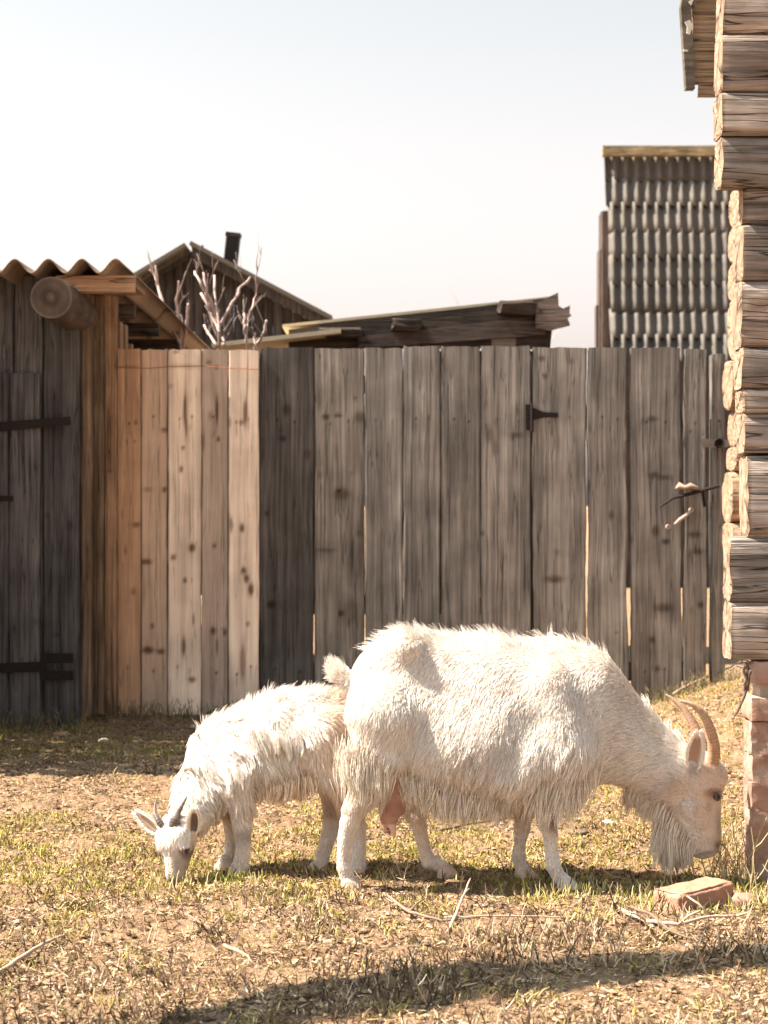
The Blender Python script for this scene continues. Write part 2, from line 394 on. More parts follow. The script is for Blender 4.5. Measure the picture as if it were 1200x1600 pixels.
# crumbs of soil, bark and dung lying loose
n = 75000; y = 3.25+np.random.rand(n)**1.1*5.6; x = np.random.uniform(-1, 1, n)*(.26*y+.2); kp = np.random.rand(n) < np.clip((fbm(np.stack([x*5, y*5, 0*x], -1), 177, 3)-.38)*5, .1, 1); x, y = x[kp], y[kp]; n = len(x)
sz = .0022+.0075*np.random.rand(n)**3; az = np.random.rand(n)*6.28; o6 = np.array([[1, 0, 0], [0, 1, 0], [-1, 0, 0], [0, -1, 0], [0, 0, 1], [0, 0, -1]], float)
Vp = o6[None]*(.6+.7*np.random.rand(n, 6, 1))*np.array([1.5, .9, .7]); Vp = np.stack([Vp[..., 0]*np.cos(az)[:, None]-Vp[..., 1]*np.sin(az)[:, None], Vp[..., 0]*np.sin(az)[:, None]+Vp[..., 1]*np.cos(az)[:, None], Vp[..., 2]], -1)*sz[:, None, None]+np.stack([x, y, gzf(x, y)+sz*.3], -1)[:, None]
T8 = np.array([[0, 1, 4], [1, 2, 4], [2, 3, 4], [3, 0, 4], [1, 0, 5], [2, 1, 5], [3, 2, 5], [0, 3, 5]]); r = np.random.rand(n, 1)
cc = np.where(r < .45, np.array([.10, .06, .035]), np.where(r < .93, np.array([.32, .20, .12]), np.array([.48, .36, .25])))*(.7+.6*np.random.rand(n, 1))
tag(mk('soil_crumbs', Vp.reshape(-1, 3), (np.arange(n)[:, None, None]*6+T8).reshape(-1, 3), M_blade, col=np.repeat(cc, 6, 0)), 'loose crumbs of soil and bark over the trodden yard', 'crumbs', kind='stuff')
# taller dry weeds: dead stems with side twigs
def dead_stem(mb, x, y, h, col, dens=3):
    z = float(gz(np.array(x), np.array(y))); n = 5
    lean = np.random.uniform(-0.45, 0.45, 2)
    pts = [np.array([x+lean[0]*h*t+random.uniform(-1, 1)*0.05*h*t, y+lean[1]*h*t, z-0.005+h*t]) for t in np.linspace(0, 1, n)]
    mb.tube(pts, np.linspace(0.0022, 0.0010, n), n=4, col=col, cap=False)
    for k in range(dens):
        t = random.uniform(0.2, 0.85); p = np.array(pts[0])*(1-t)+np.array(pts[-1])*t
        a = random.uniform(0, 6.28); l = h*random.uniform(0.2, 0.5)
        e = p+np.array([math.cos(a)*l*0.7, math.sin(a)*l*0.7, l*0.75])
        mb.tube([p, (p+e)/2+np.array([0, 0, -0.1*l]), e], [0.0015, 0.0012, 0.0008], n=3, col=col, cap=False)
mb = MB()
for k in range(2300):
    y = random.choice([random.gauss(3.95, 0.32), random.gauss(4.35, 0.3), random.uniform(3.3, 5.2)])
    if y < 3.25: continue
    x = random.uniform(-1, 1)*(0.245*y); dens_ = float(fbm(np.array([[x*3, y*3, 1.0]]), 50, 2)[0])
    if random.random() > (dens_-0.40)*4.5+(0.12 if x > 0 else 0): continue
    c = random.choice([(0.55, 0.42, 0.29), (0.36, 0.25, 0.16), (0.08, 0.05, 0.035), (0.10, 0.065, 0.045), (0.22, 0.14, 0.09), (0.62, 0.5, 0.36)])
    dead_stem(mb, x, y, random.uniform(0.012, 0.06)*(1.3 if x > -0.1 else 0.9), c, random.randint(1, 4))
for k in range(60):
    x = random.gauss(1.09, 0.05); y = random.gauss(5.28, 0.16)
    dead_stem(mb, x, y, random.uniform(0.06, 0.22), random.choice([(0.5, 0.4, 0.22), (0.3, 0.2, 0.12), (0.6, 0.5, 0.3)]), 3)
tag(mb.build('dry_weeds', M_blade), 'dead brown weed stems standing in the trodden yard', 'weeds', kind='stuff')
# weeds along the foot of the fence
mb = MB()
for k in range(900):
    x = random.uniform(-2.2, 1.9); y = 9.22-abs(random.gauss(0, 0.10)) if x > -1.5 else 8.68-abs(random.gauss(0, 0.12))
    c = random.choice([(0.10, 0.11, 0.04), (0.25, 0.19, 0.10), (0.16, 0.12, 0.07), (0.3, 0.26, 0.13)])
    dead_stem(mb, x, y, random.uniform(0.03, 0.11), c, 2)
tag(mb.build('fence_foot_weeds', M_blade), 'low tangled weeds along the foot of the plank fence', 'weeds', kind='stuff')

# ------------------------------------------------------------------ boards
def board(mb, px0, px1, pyt, pyb, D, tint, thick=0.024, dx=0.006, dz=0.014, marks=(), wane=0.0025, tilt=0.0, toprag=0.004, edge=0.9):
    """upright plank whose front sits at distance D; marks = (px, py, rx_px, ry_px, strength)"""
    x0, x1 = PX(px0, D), PX(px1, D); z0, z1 = PZ(pyb, D), PZ(pyt, D)
    nx = max(3, int((x1-x0)/dx)); nz_ = max(4, int((z1-z0)/dz))
    u = np.linspace(0, 1, nx+1); v = np.linspace(0, 1, nz_+1)
    U, Vv = np.meshgrid(u, v, indexing='ij')
    sd = random.randint(0, 9999); s3 = np.zeros_like(Vv)
    zz = z0+(z1-z0)*Vv
    el = x0+(vn(np.stack([zz*3, s3+sd, s3], -1), 1)-0.5)*wane*2+(vn(np.stack([zz*14, s3+sd, s3], -1), 2)-0.5)*wane
    er = x1+(vn(np.stack([zz*3, s3+sd+50, s3], -1), 1)-0.5)*wane*2+(vn(np.stack([zz*14, s3+sd+50, s3], -1), 2)-0.5)*wane
    xx = el*(1-U)+er*U
    xx = xx+tilt*(zz-z0)
    zz = zz+np.where(Vv > 0.999, (vn(np.stack([U*6, s3+sd, s3], -1), 3)-0.5)*toprag*2, 0)
    yy = np.full_like(xx, D)+(vn(np.stack([zz*1.2, U*1.5+sd, s3], -1), 4)-0.5)*0.006+((U-0.5)**2)*0.01*random.uniform(-1, 1)
    rim = np.minimum(np.minimum(U, 1-U)*nx, 1)
    yy = yy+(1-rim)*0.003
    g1 = fbm(np.stack([xx*30+sd, zz*1.6, s3], -1), 9, 3); g2 = fbm(np.stack([xx*5+sd, zz*1.1, s3], -1), 12, 3)
    shade = (0.72+0.56*g1)*(0.72+0.56*g2)
    col = np.asarray(tint)[None, None]*shade[..., None]
    # arrises darkened in the colour to imitate shaded seams, and long drying cracks
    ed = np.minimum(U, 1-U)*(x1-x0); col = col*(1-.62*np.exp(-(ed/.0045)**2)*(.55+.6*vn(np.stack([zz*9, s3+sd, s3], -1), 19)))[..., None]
    for _ in range(random.randint(1, 4)):
        cx0 = random.uniform(x0+.01, x1-.01); cz0 = random.uniform(z0, z1); cl = random.uniform(.08, .45); cw = random.uniform(.0022, .0035)
        cxx = cx0+(vn(np.stack([zz*6, s3+sd+cx0*50, s3], -1), 23)-.5)*.012
        col = col*(1-.6*np.exp(-((xx-cxx)/cw)**2-((zz-cz0)/cl)**4))[..., None]
    # knots
    area = (x1-x0)*(z1-z0)
    kn = [(random.uniform(x0, x1), random.uniform(z0, z1), random.uniform(0.004, 0.015), random.uniform(0.004, 0.022), random.uniform(0.2, 0.65)) for _ in range(random.randint(int(area*3), int(area*14)+1))]
    if 9.25 < D < 9.35:
        for py in (655, 1048):
            for fx in ((.3, .7) if px1-px0 > 45 else (.5,)): kn.append((x0+(x1-x0)*(fx+random.uniform(-.06, .06)), PZ(py+random.uniform(-6, 6), D), .0055, .0065, .9)); kn.append((kn[-1][0], kn[-1][1]-.035, .0035, .03, .35))
    for (a, b_, rx, rz, st) in marks: kn.append((PX(a, D), PZ(b_, D), rx*D/F, rz*D/F, st))
    for (kx, kz, rx, rz, st) in kn:
        q = ((xx-kx)/rx)**2+((zz-kz)/rz)**2
        f = np.exp(-np.maximum(q-0.5, 0)*1.1)*st
        col = col*(1-f[..., None]*np.array([0.80, 0.88, 0.92]))
    Vf = np.stack([xx, yy, zz], -1).reshape(-1, 3); Vb = Vf+np.array([0, thick, 0])
    W = nz_+1; i, j = np.meshgrid(np.arange(nx), np.arange(nz_), indexing='ij')
    q = np.stack([i*W+j, (i+1)*W+j, (i+1)*W+j+1, i*W+j+1], -1).reshape(-1, 4)
    nV = len(Vf); qs = [q, q[:, ::-1]+nV]
    l = np.arange(nz_); qs.append(np.stack([l+1, l, l+nV, l+1+nV], -1)[:, ::-1][:, ::-1])
    e = nx*W; qs.append(np.stack([e+l, e+l+1, e+l+1+nV, e+l+nV], -1))
    t = np.arange(nx)*W+nz_; qs.append(np.stack([t, t+W, t+W+nV, t+nV], -1)[:, ::-1][:, ::-1])
    t = np.arange(nx)*W; qs.append(np.stack([t+W, t, t+nV, t+W+nV], -1))
    C = col.reshape(-1, 3); C = np.vstack([C, C*edge])
    # sub-vertices of the sides share the faces' colours
    mb.add(np.vstack([Vf, Vb]), np.concatenate(qs), col=C, rnd=random.random()*20)
GREY = np.array([0.315, 0.288, 0.262]); GREYD = np.array([0.150, 0.136, 0.125]); NEW = np.array([0.90, 0.73, 0.59]); ORG = np.array([0.52, 0.325, 0.205])
FD = 9.30
fence = root('plank_fence', (PX(500, FD), FD, 0), 'tall plank fence of fresh pale and weathered grey boards between shed and gate', 'fence')
mb = MB()
slots1 = [(289, 640, 2.3, 24, .9), (291, 668, 1.6, 14, .8), (286, 700, 2.5, 3, .8), (283, 733, 3, 5, .8), (300, 856, 5, 5.5, .9), (271, 871, 4, 4, .8), (289, 907, 3, 4, .8), (302, 968, 2, 9, .7), (287, 1010, 3, 14, .85), (300, 1062, 5, 4, .9), (290, 572, 26, 2.2, .35)]
slots2 = [(339, 641, 2.2, 22, .9), (341, 686, 2.5, 3, .9), (335, 853, 3, 3.5, .8), (333, 986, 4, 5, .8), (351, 988, 3, 5, .8), (339, 1010, 1.7, 12, .7), (326, 566, 4, 3, .6), (339, 574, 3, 3, .7), (318, 690, 2, 14, .5)]
slots3 = [(383, 646, 3, 20, .85), (377, 660, 3, 4, .8), (378, 825, 3.5, 6, .9), (361, 820, 3, 12, .6), (381, 892, 4, 5, .9), (385, 904, 4, 6, .9), (392, 921, 4, 9, .95), (379, 1035, 4, 28, .7), (387, 975, 3, 3, .7), (359, 660, 2, 8, .5)]
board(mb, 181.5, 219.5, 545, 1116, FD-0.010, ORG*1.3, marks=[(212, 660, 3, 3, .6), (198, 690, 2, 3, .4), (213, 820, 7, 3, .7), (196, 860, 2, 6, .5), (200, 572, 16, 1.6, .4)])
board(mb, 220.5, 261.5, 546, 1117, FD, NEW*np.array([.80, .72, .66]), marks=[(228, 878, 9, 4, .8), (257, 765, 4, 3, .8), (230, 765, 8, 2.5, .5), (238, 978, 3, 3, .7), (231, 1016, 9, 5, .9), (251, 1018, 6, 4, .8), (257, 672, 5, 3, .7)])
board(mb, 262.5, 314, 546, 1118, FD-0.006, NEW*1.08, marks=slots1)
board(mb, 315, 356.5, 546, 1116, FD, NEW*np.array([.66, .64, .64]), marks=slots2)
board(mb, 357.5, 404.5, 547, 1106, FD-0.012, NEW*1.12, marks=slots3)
mb.build('pale_board_panel', M_new, fence)
mb = MB()
GT = np.array([0.92, 1.0, 0.98, 0.97, 0.98, 1.0])
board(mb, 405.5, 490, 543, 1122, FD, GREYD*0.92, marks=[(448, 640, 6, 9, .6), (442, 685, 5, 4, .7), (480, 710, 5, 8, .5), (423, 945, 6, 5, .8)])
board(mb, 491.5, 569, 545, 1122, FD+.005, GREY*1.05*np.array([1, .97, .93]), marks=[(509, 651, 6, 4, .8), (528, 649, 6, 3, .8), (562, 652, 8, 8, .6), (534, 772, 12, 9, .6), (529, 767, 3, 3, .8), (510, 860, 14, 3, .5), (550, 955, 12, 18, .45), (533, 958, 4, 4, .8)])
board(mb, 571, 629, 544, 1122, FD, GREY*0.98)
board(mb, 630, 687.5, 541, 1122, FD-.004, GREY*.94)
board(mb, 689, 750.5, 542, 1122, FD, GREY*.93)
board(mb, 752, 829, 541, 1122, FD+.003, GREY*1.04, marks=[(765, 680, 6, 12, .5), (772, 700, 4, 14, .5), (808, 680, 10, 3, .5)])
mb.build('grey_board_panel', M_board, fence)
for py in (600, 1050):
    mb = MB(); mb.box(PX(183, FD), PX(828, FD), FD+0.032, FD+0.075, PZ(py+14, FD), PZ(py-14, FD), col=(0.2, 0.15, 0.12)); mb.build('rail', M_beam, fence)
for i_, px in enumerate((405, 826)):
    mb = MB(); mb.box(PX(px-14, FD), PX(px+12, FD), FD+0.078, FD+0.17, -0.1, PZ(560, FD), col=(0.2, 0.15, 0.12)); mb.build('post', M_board, fence)
mb = MB(); w0 = FD-0.026
mb.tube([P(181, 574, w0), P(230, 575.5, w0), P(262, 573, w0), P(315, 572, w0-.004), P(357, 575, w0), P(404, 577, w0-.004)], 0.0022, n=5, col=(0.42, 0.17, 0.06)); mb.build('rusty_wire', M_bark, fence)

GD = 9.305
gate = root('plank_gate', (PX(965, GD), GD, 0), 'weathered grey plank gate with iron hinge and bolt, right of the fence', 'gate')
mb = MB()
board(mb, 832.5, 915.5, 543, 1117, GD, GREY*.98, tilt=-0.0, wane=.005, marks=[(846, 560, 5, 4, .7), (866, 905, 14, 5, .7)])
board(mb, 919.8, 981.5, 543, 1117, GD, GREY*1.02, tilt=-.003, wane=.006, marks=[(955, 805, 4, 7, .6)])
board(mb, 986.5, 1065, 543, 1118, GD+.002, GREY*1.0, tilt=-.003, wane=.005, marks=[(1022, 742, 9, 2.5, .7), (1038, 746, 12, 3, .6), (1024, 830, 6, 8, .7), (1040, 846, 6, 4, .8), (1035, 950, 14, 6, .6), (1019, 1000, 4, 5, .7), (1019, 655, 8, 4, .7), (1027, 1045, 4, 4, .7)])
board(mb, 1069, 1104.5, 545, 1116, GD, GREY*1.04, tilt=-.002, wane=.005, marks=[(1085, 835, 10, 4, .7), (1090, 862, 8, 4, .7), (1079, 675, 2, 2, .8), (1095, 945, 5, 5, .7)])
for py in (655, 1050): mb.box(PX(836, GD), PX(1103, GD), GD+0.034, GD+0.075, PZ(py+15, GD), PZ(py-15, GD), col=(0.2, 0.16, 0.13))
mb.build('board_panel', M_board, gate)
mb = MB(); hD = GD-0.012
def plate(mb, pts, D, th, col=(1, 1, 1)):
    """flat polygon plate given by photo points, at distance D"""
    n = len(pts); f = np.array([P(a, b_, D) for a, b_ in pts]); bk = f+np.array([0, th, 0]); c = f.mean(0)
    V = np.vstack([f, bk, [c], [c+np.array([0, th, 0])]]); T = []; Q = []
    for i in range(n):
        j = (i+1) % n; T += [[2*n, i, j], [2*n+1, n+j, n+i]]; Q.append([i, n+i, n+j, j])
    mb.add(V, Q, T, col=col)
plate(mb, [(821, 632), (831, 632), (832, 672), (822, 672)], hD, 0.006)
plate(mb, [(831, 636), (850, 644), (872, 645), (872, 652), (850, 652), (831, 657)], hD-.002, 0.006)
mb.tube([P(831, 630, hD-.006), P(831, 674, hD-.006)], 0.008, n=8)
mb.build('hinge', M_iron, gate)
mb = MB(); lD = GD-0.02
mb.tube([P(1031, 792, lD-.01), P(1052, 778, lD-.02), P(1080, 771, lD-.03), P(1124, 759, lD-.02)], [0.007, 0.010, 0.013, 0.011], n=8, flat=.8)
mb.tube([P(1098, 766, lD-.02), P(1101, 792, lD-.01)], 0.009, n=6)
mb.build('bolt_rod', M_iron, gate)
mb = MB()
mb.tube([P(1056, 764, lD-.02), P(1062, 759, lD-.03), P(1070, 762, lD-.034), P(1079, 760, lD-.034), P(1088, 763, lD-.03), P(1096, 767, lD-.02)], [.006, .016, .013, .018, .014, .006], n=9, col=(.40, .28, .21), rough=.35)
mb.build('rag', M_bark, gate, True)
mb = MB()
mb.tube([P(1054, 819, lD-.012), P(1062, 812, lD-.022), P(1073, 804, lD-.022), P(1080, 798, lD-.012)], [.007, .010, .010, .007], n=8, col=(.7, .55, .45))
for (a, b_) in ((1044, 823), (1080, 797)):
    c = P(a, b_, lD-.004)
    mb.tube([c+np.array([0, .012, 0]), c+np.array([0, -.010, 0])], [.013, .013], n=12, col=(.65, .5, .42)); mb.tube([c+np.array([0, -.008, 0]), c+np.array([0, -.014, 0])], [.005, .005], n=8, col=(.15, .1, .08))
mb.build('handle', M_bark, gate)
post = root('gate_post', (PX(1122, GD), GD+.02, 0), 'narrow grey upright post closing the gate beside the log house', 'post')
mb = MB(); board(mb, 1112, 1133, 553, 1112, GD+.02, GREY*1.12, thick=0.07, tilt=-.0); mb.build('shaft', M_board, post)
mb = MB(); hz_ = GD-.004
plate(mb, [(1094, 685), (1112, 686), (1140, 687), (1140, 698), (1112, 700), (1096, 697)], hz_, .004); mb.build('hasp', M_steel, post)
mb = MB(); c = P(1122.5, 692, hz_)
th = np.linspace(0, 2*np.pi, 17)[:-1]; ring = np.array([c+np.array([.022*math.cos(t), -.012, .022*math.sin(t)]) for t in np.append(th, th[:1])])
mb.tube(ring, 0.006, n=6, cap=False); mb.tube([c+np.array([0, .002, 0]), c+np.array([0, -.010, 0])], [.019, .016], n=14); mb.build('bolt_head', M_iron, post, True)

# unseen side fence off to the left, added to throw shade before the shed
side = root('added_shade_fence', (-2.45, 7.6, 0), 'unseen grey plank fence left of the shed, added to cast shade', 'fence')
mb = MB()
for k in range(10):
    y0 = 7.09+k*0.165; h = 2.18+random.uniform(-.04, .04)
    mb.box(-2.462, -2.438, y0, y0+0.158, -0.05, h, col=GREY*random.uniform(.85, 1.1), jit=.002)
mb.build('board_panel', M_board, side)
for z in (.5, 1.6): mb = MB(); mb.box(-2.50, -2.465, 7.1, 8.73, z, z+.08, col=GREY*.8); mb.build('rail', M_beam, side)

# ------------------------------------------------------------------ left shed
SD = 8.76
shed = root('plank_shed', (PX(60, SD), SD, 0), 'small grey plank shed with wavy sheet roof at the left edge', 'shed')
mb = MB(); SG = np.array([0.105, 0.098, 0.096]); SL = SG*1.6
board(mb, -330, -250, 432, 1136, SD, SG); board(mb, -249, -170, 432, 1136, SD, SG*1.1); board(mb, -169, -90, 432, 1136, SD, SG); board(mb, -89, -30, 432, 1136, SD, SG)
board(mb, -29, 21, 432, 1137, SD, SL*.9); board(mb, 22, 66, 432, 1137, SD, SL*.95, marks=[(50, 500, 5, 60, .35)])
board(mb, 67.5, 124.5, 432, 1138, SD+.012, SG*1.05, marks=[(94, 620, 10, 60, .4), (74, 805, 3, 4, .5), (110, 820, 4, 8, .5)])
mb.build('plank_wall', M_board, shed)
door = None
mb = MB(); DD = SD-.034
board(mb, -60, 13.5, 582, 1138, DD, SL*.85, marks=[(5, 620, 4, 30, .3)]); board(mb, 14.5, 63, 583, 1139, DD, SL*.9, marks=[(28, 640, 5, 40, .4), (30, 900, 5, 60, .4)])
door = mb.build('door', M_board, shed)
mb = MB(); sD = DD-.012
plate(mb, [(-60, 664), (110, 651), (110, 664), (66, 668), (-60, 680)], sD, .008)
mb.build('strap_hinge', M_iron, door)
mb = MB(); plate(mb, [(-60, 1038), (66, 1034), (66, 1050), (-60, 1052)], sD, .008)
plate(mb, [(66, 1021), (114, 1021), (114, 1036), (66, 1036)], sD, .008); plate(mb, [(66, 1048), (114, 1048), (114, 1063), (66, 1063)], sD, .008); plate(mb, [(64, 1021), (72, 1021), (72, 1063), (64, 1063)], sD-.003, .008)
mb.build('strap_hinge', M_iron, door)
mb = MB(); plate(mb, [(-60, 774), (20, 775), (20, 783), (-60, 783)], sD, .008, ); mb.build('door_latch', M_iron, door)
mb = MB()
sx0 = PX(182, FD)
board(mb, 125.5, 143.5, 457, 1118, SD+.10, ORG*.72*np.array([.8, .9, 1]), thick=.05, dx=.006)
board(mb, 145.5, 162.5, 462, 1116, SD+.20, ORG*.55*np.array([.85, .95, 1]), thick=.05, dx=.006)
board(mb, 163, 182.5, 463, 1114, SD+.42, ORG*1.0, thick=.05, dx=.006, marks=[(170, 700, 5, 40, .4)])
mb.box(-3.6, sx0, 12.7, 12.74, 0, 2.25, col=SG*.8); mb.box(-3.6, -3.56, 8.8, 12.7, 0, 2.25, col=SG*.8)
# side wall boards going back behind the fence
sx = sx0
for (y0, w_, t_) in ((9.42, .12, 2.16), (9.62, .10, 2.16), (9.86, .06, 2.07), (10.2, .13, 2.06), (10.75, .12, 2.05), (11.2, .14, 1.98), (11.8, .16, 2.04), (12.4, .16, 2.02)):
    mb.box(sx-.03, sx, y0, y0+w_, 0, t_+random.uniform(-.02, .02), col=ORG*random.uniform(.7, 1.1))
mb.build('side_boards', M_board, shed)
mb = MB(); ringp = P(80, 465, 8.2)
rp = np.linspace(0, 1, 9); mb.tube([ringp+np.array([0, t*0.95, 0]) for t in rp], 0.100*(1+.03*np.sin(rp*7)), n=28, col=(0.12, 0.088, 0.07), cap=False, rough=.015)
o = mb.build('ridge_log', M_roundlog, shed, True)
# sawn face of the log
th = np.linspace(0, 2*np.pi, 33)[:-1]; V = [ringp+np.array([0, -.004, 0])]; Cc = [(0.17, 0.12, .09)]
for rr, cc in ((.03, (.07, .05, .038)), (.06, (.12, .085, .062)), (.085, (.10, .072, .055)), (.100, (.17, .13, .10)), (.1005, (.2, .155, .125))):
    for t in th: V.append(ringp+np.array([rr*math.cos(t), -.003+(.006 if rr > .1002 else 0), rr*math.sin(t)])); Cc.append(cc)
Tt = [[0, 1+(k+1) % 32, 1+k] for k in range(32)]; Qq = []
for q in range(4):
    for k in range(32): a = 1+q*32; Qq.append([a+k, a+(k+1) % 32, a+32+(k+1) % 32, a+32+k])
mb = MB(); mb.add(np.array(V), Qq, Tt, col=np.array(Cc)); mb.build('sawn_end', M_end, o)
mb = MB()
mb.box(PX(90, 8.55), PX(213, 8.55), 8.50, 8.53, PZ(459, 8.55), PZ(433, 8.55), col=ORG*1.15, jit=.002); mb.box(PX(90, 8.9), PX(222, 8.9), 8.60, 9.0, PZ(458, 8.9), PZ(451, 8.9), col=ORG*.7)
mb.build('lintel', M_log, shed)
# wavy roof: two runs of sheets, the rear one lapped under
def wavy(mb, x0, x1, y0, y1, z0, z1, pitch, amp, phase, th=.007, nxp=14, ny=18, col=(.3, .27, .24), mapf=None, seed=0, sag=.01):
    nx = int((x1-x0)/pitch*nxp); x = np.linspace(x0, x1, nx+1); y = np.linspace(0, 1, ny+1)
    A, B = np.meshgrid(x, y, indexing='ij')
    h = amp*np.cos((A-phase)*2*np.pi/pitch)
    z = z0+(z1-z0)*B+h+(vn(np.stack([A*2, B*3, 0*A], -1), seed)-.5)*sag
    yy = y0+(y1-y0)*B
    c = np.asarray(col)[None, None]*(0.75+.5*fbm(np.stack([A*4, yy*3, 0*A], -1), seed+3, 3))[..., None]
    T_ = np.stack([A, yy, z], -1).reshape(-1, 3); nrm = np.array([0, (z1-z0), -(y1-y0)]); nrm = nrm/np.linalg.norm(nrm)*th
    Bt = T_+nrm; W = ny+1; i, j = np.meshgrid(np.arange(nx), np.arange(ny), indexing='ij')
    q = np.stack([i*W+j, (i+1)*W+j, (i+1)*W+j+1, i*W+j+1], -1).reshape(-1, 4); n = len(T_)
    qs = [q, q[:, ::-1]+n]
    l = np.arange(ny); e = nx*W; qs += [np.stack([l, l+1, l+1+n, l+n], -1), np.stack([e+l+1, e+l, e+l+n, e+l+1+n], -1)]
    t = np.arange(nx)*W; qs += [np.stack([t+W, t, t+n, t+W+n], -1), np.stack([t+ny, t+ny+W, t+ny+W+n, t+ny+n], -1)]
    Vv = np.vstack([T_, Bt])
    if mapf is not None: Vv = mapf(Vv)
    mb.add(Vv, np.concatenate(qs), col=np.vstack([c.reshape(-1, 3)]*2))
mb = MB(); rx = PX(187, 8.4)
wavy(mb, rx-2.3, rx+.012, 8.38, 10.5, PZ(414, 8.4), PZ(414, 8.4)-.01, .165, .034, rx-.018, seed=3, col=(.34, .25, .19))
wavy(mb, rx-2.3, rx+.012, 10.4, 12.95, PZ(414, 8.4)-.022, PZ(414, 8.4)-.04, .165, .034, rx-.018, seed=5, col=(.34, .25, .19))
mb.build('wavy_roof', M_asb, shed, True)
for y in (9.3, 10.3, 11.3, 12.3): mb = MB(); mb.box(rx-2.2, rx-.06, y, y+.06, 2.16, 2.235, col=(.12, .09, .07)); mb.build('purlin', M_log, shed)

# ------------------------------------------------------------------ log house on the right
HD = 5.17
house = root('log_house', (PX(1160, HD), HD, 0), 'old log house corner with cracked horizontal logs at the right edge', 'house')
def log(name, px0, pyt, pyb, D, x1=2.5, depth=.2, col=(.3, .22, .17), endcol=(.36, .26, .185), par=house, sq=3.2, res=.012, seed=0, amp=1.0, tilt=0):
    x0 = PX(px0, D+depth*.85); zt, zb = PZ(pyt, D), PZ(pyb, D); H = (zt-zb)/2*1.03; cz = (zt+zb)/2
    nseg = int(min(x1-x0, .8)/res); xs = np.concatenate([x0+np.linspace(0, .8, nseg+1), np.linspace(x0+.9, x1, 6)]) if x1-x0 > 1 else np.linspace(x0, x1, nseg+1)
    nt_ = 72; th = np.linspace(0, 2*np.pi, nt_+1)[:-1]
    c, s = np.cos(th), np.sin(th); pw = 2/sq
    cy = -np.sign(c)*np.abs(c)**pw*depth/2; cz_ = np.sign(s)*np.abs(s)**pw*H
    A, T_ = np.meshgrid(xs, np.arange(nt_), indexing='ij')
    yy = cy[T_]; zz = cz_[T_]
    pn = np.stack([A*1.6, yy*0+zz*38+seed*7, yy*38], -1)
    crack = np.abs(fbm(np.stack([A*1.3, zz*30+seed*7.3, yy*30], -1), 40+seed, 2)-.5)
    crack = np.exp(-(crack/.022)**2)*np.clip(vn(np.stack([A*2.2, zz*9+seed, yy*9], -1), 60+seed)*2-.6, 0, 1)
    rgh = (fbm(pn, 41+seed, 4)-.5)
    endr = np.clip(1-(A-x0)/.02, 0, 1)
    rad = 1+amp*(rgh*.10-crack*.13)-endr*.015
    # the log's own end is not cut quite square
    xx = A+np.where(A < x0+.001, (vn(np.stack([zz*20, yy*20, 0*zz+seed], -1), 7)-.5)*.010, 0)
    low = (fbm(np.stack([A*2.5, zz*0+seed*3, yy*0], -1), 15+seed, 2)-.5)*.012
    P3 = np.stack([xx, D+depth/2+yy*rad, cz+zz*rad+low+tilt*(A-x0)], -1)
    g1 = fbm(np.stack([A*2.5, zz*30+seed*5, yy*30], -1), 44+seed, 3); g2 = fbm(np.stack([A*6, zz*9, yy*9+seed*3], -1), 47, 3)
    base = np.asarray(col)[None, None]*((.55+.9*g1)*(.65+.7*g2))[..., None]
    warm = np.clip((fbm(np.stack([A*3, zz*7, yy*7+seed], -1), 71, 2)-.52)*4, 0, 1)[..., None]
    base = base*(1-warm*.5)+warm*.5*base*np.array([1.45, 1.05, .8])
    base = base*(1-.75*crack[..., None])
    er2 = np.clip(1-(A-x0)/.006, 0, 1)[..., None]; base = base*(1-er2)+np.asarray(endcol)*.9*er2
    nA = len(xs); V = P3.reshape(-1, 3); C = base.reshape(-1, 3)
    i, j = np.meshgrid(np.arange(nA-1), np.arange(nt_), indexing='ij'); j2 = (j+1) % nt_
    q = np.stack([i*nt_+j, (i+1)*nt_+j, (i+1)*nt_+j2, i*nt_+j2], -1).reshape(-1, 4)
    mb = MB(); mb.add(V, q, col=C, rnd=seed*1.7)
    o = mb.build('log', M_log, par, True)
    # cut end with growth rings
    V = []; C = []; rr = [.05, .25, .45, .62, .78, .9, 1.0]; chk = {random.randint(0, nt_-1): random.uniform(.1, .6) for _ in range(7)}
    V.append([x0-.002, D+depth/2, cz]); C.append(np.array(endcol)*.6)
    for k, r_ in enumerate(rr):
        for t in range(nt_):
            b0 = P3[0, t].copy(); ctr = np.array([x0-.002, D+depth/2, cz]); p = ctr*(1-r_)+b0*r_
            if r_ < 1: p[0] = x0-.002+(vn(np.array([[t*.5, r_*9, seed]]), 4)[0]-.5)*.004
            V.append(p); C.append(np.array(endcol)*(.72+.3*((k+seed) % 2))*(.8+.35*random.random())*(.22 if t in chk and r_ > chk[t] else 1))
    T2 = [[0, 1+t, 1+(t+1) % nt_] for t in range(nt_)]; Q2 = []
    for k in range(len(rr)-1):
        for t in range(nt_): a = 1+k*nt_; Q2.append([a+t, a+nt_+t, a+nt_+(t+1) % nt_, a+(t+1) % nt_])
    mb = MB(); mb.add(np.array(V), Q2, T2, col=np.array(C), rnd=seed); mb.build('cut_end', M_end, o)
    return o
LG = np.array([.42, .36, .315]); LGD = np.array([.27, .235, .21])
rows = [(1126, -280, -190, 0), (1122, -190, -95, 0), (1124, -95, -22, 0),
        (1121, -20, 52, -.01), (1118, 53, 142, -.02), (1117, 143, 209, -.02), (1119, 211, 288, -.015),
        (1151, 289, 350, .03), (1149, 350, 436, .005), (1147, 437, 541, .0), (1149, 541, 606, -.005), (1151, 606, 645, .0), (1152, 646, 712, 0), (1158, 712, 840, -.005), (1132, 839, 941, -.01), (1132, 942, 1031, -.015)]
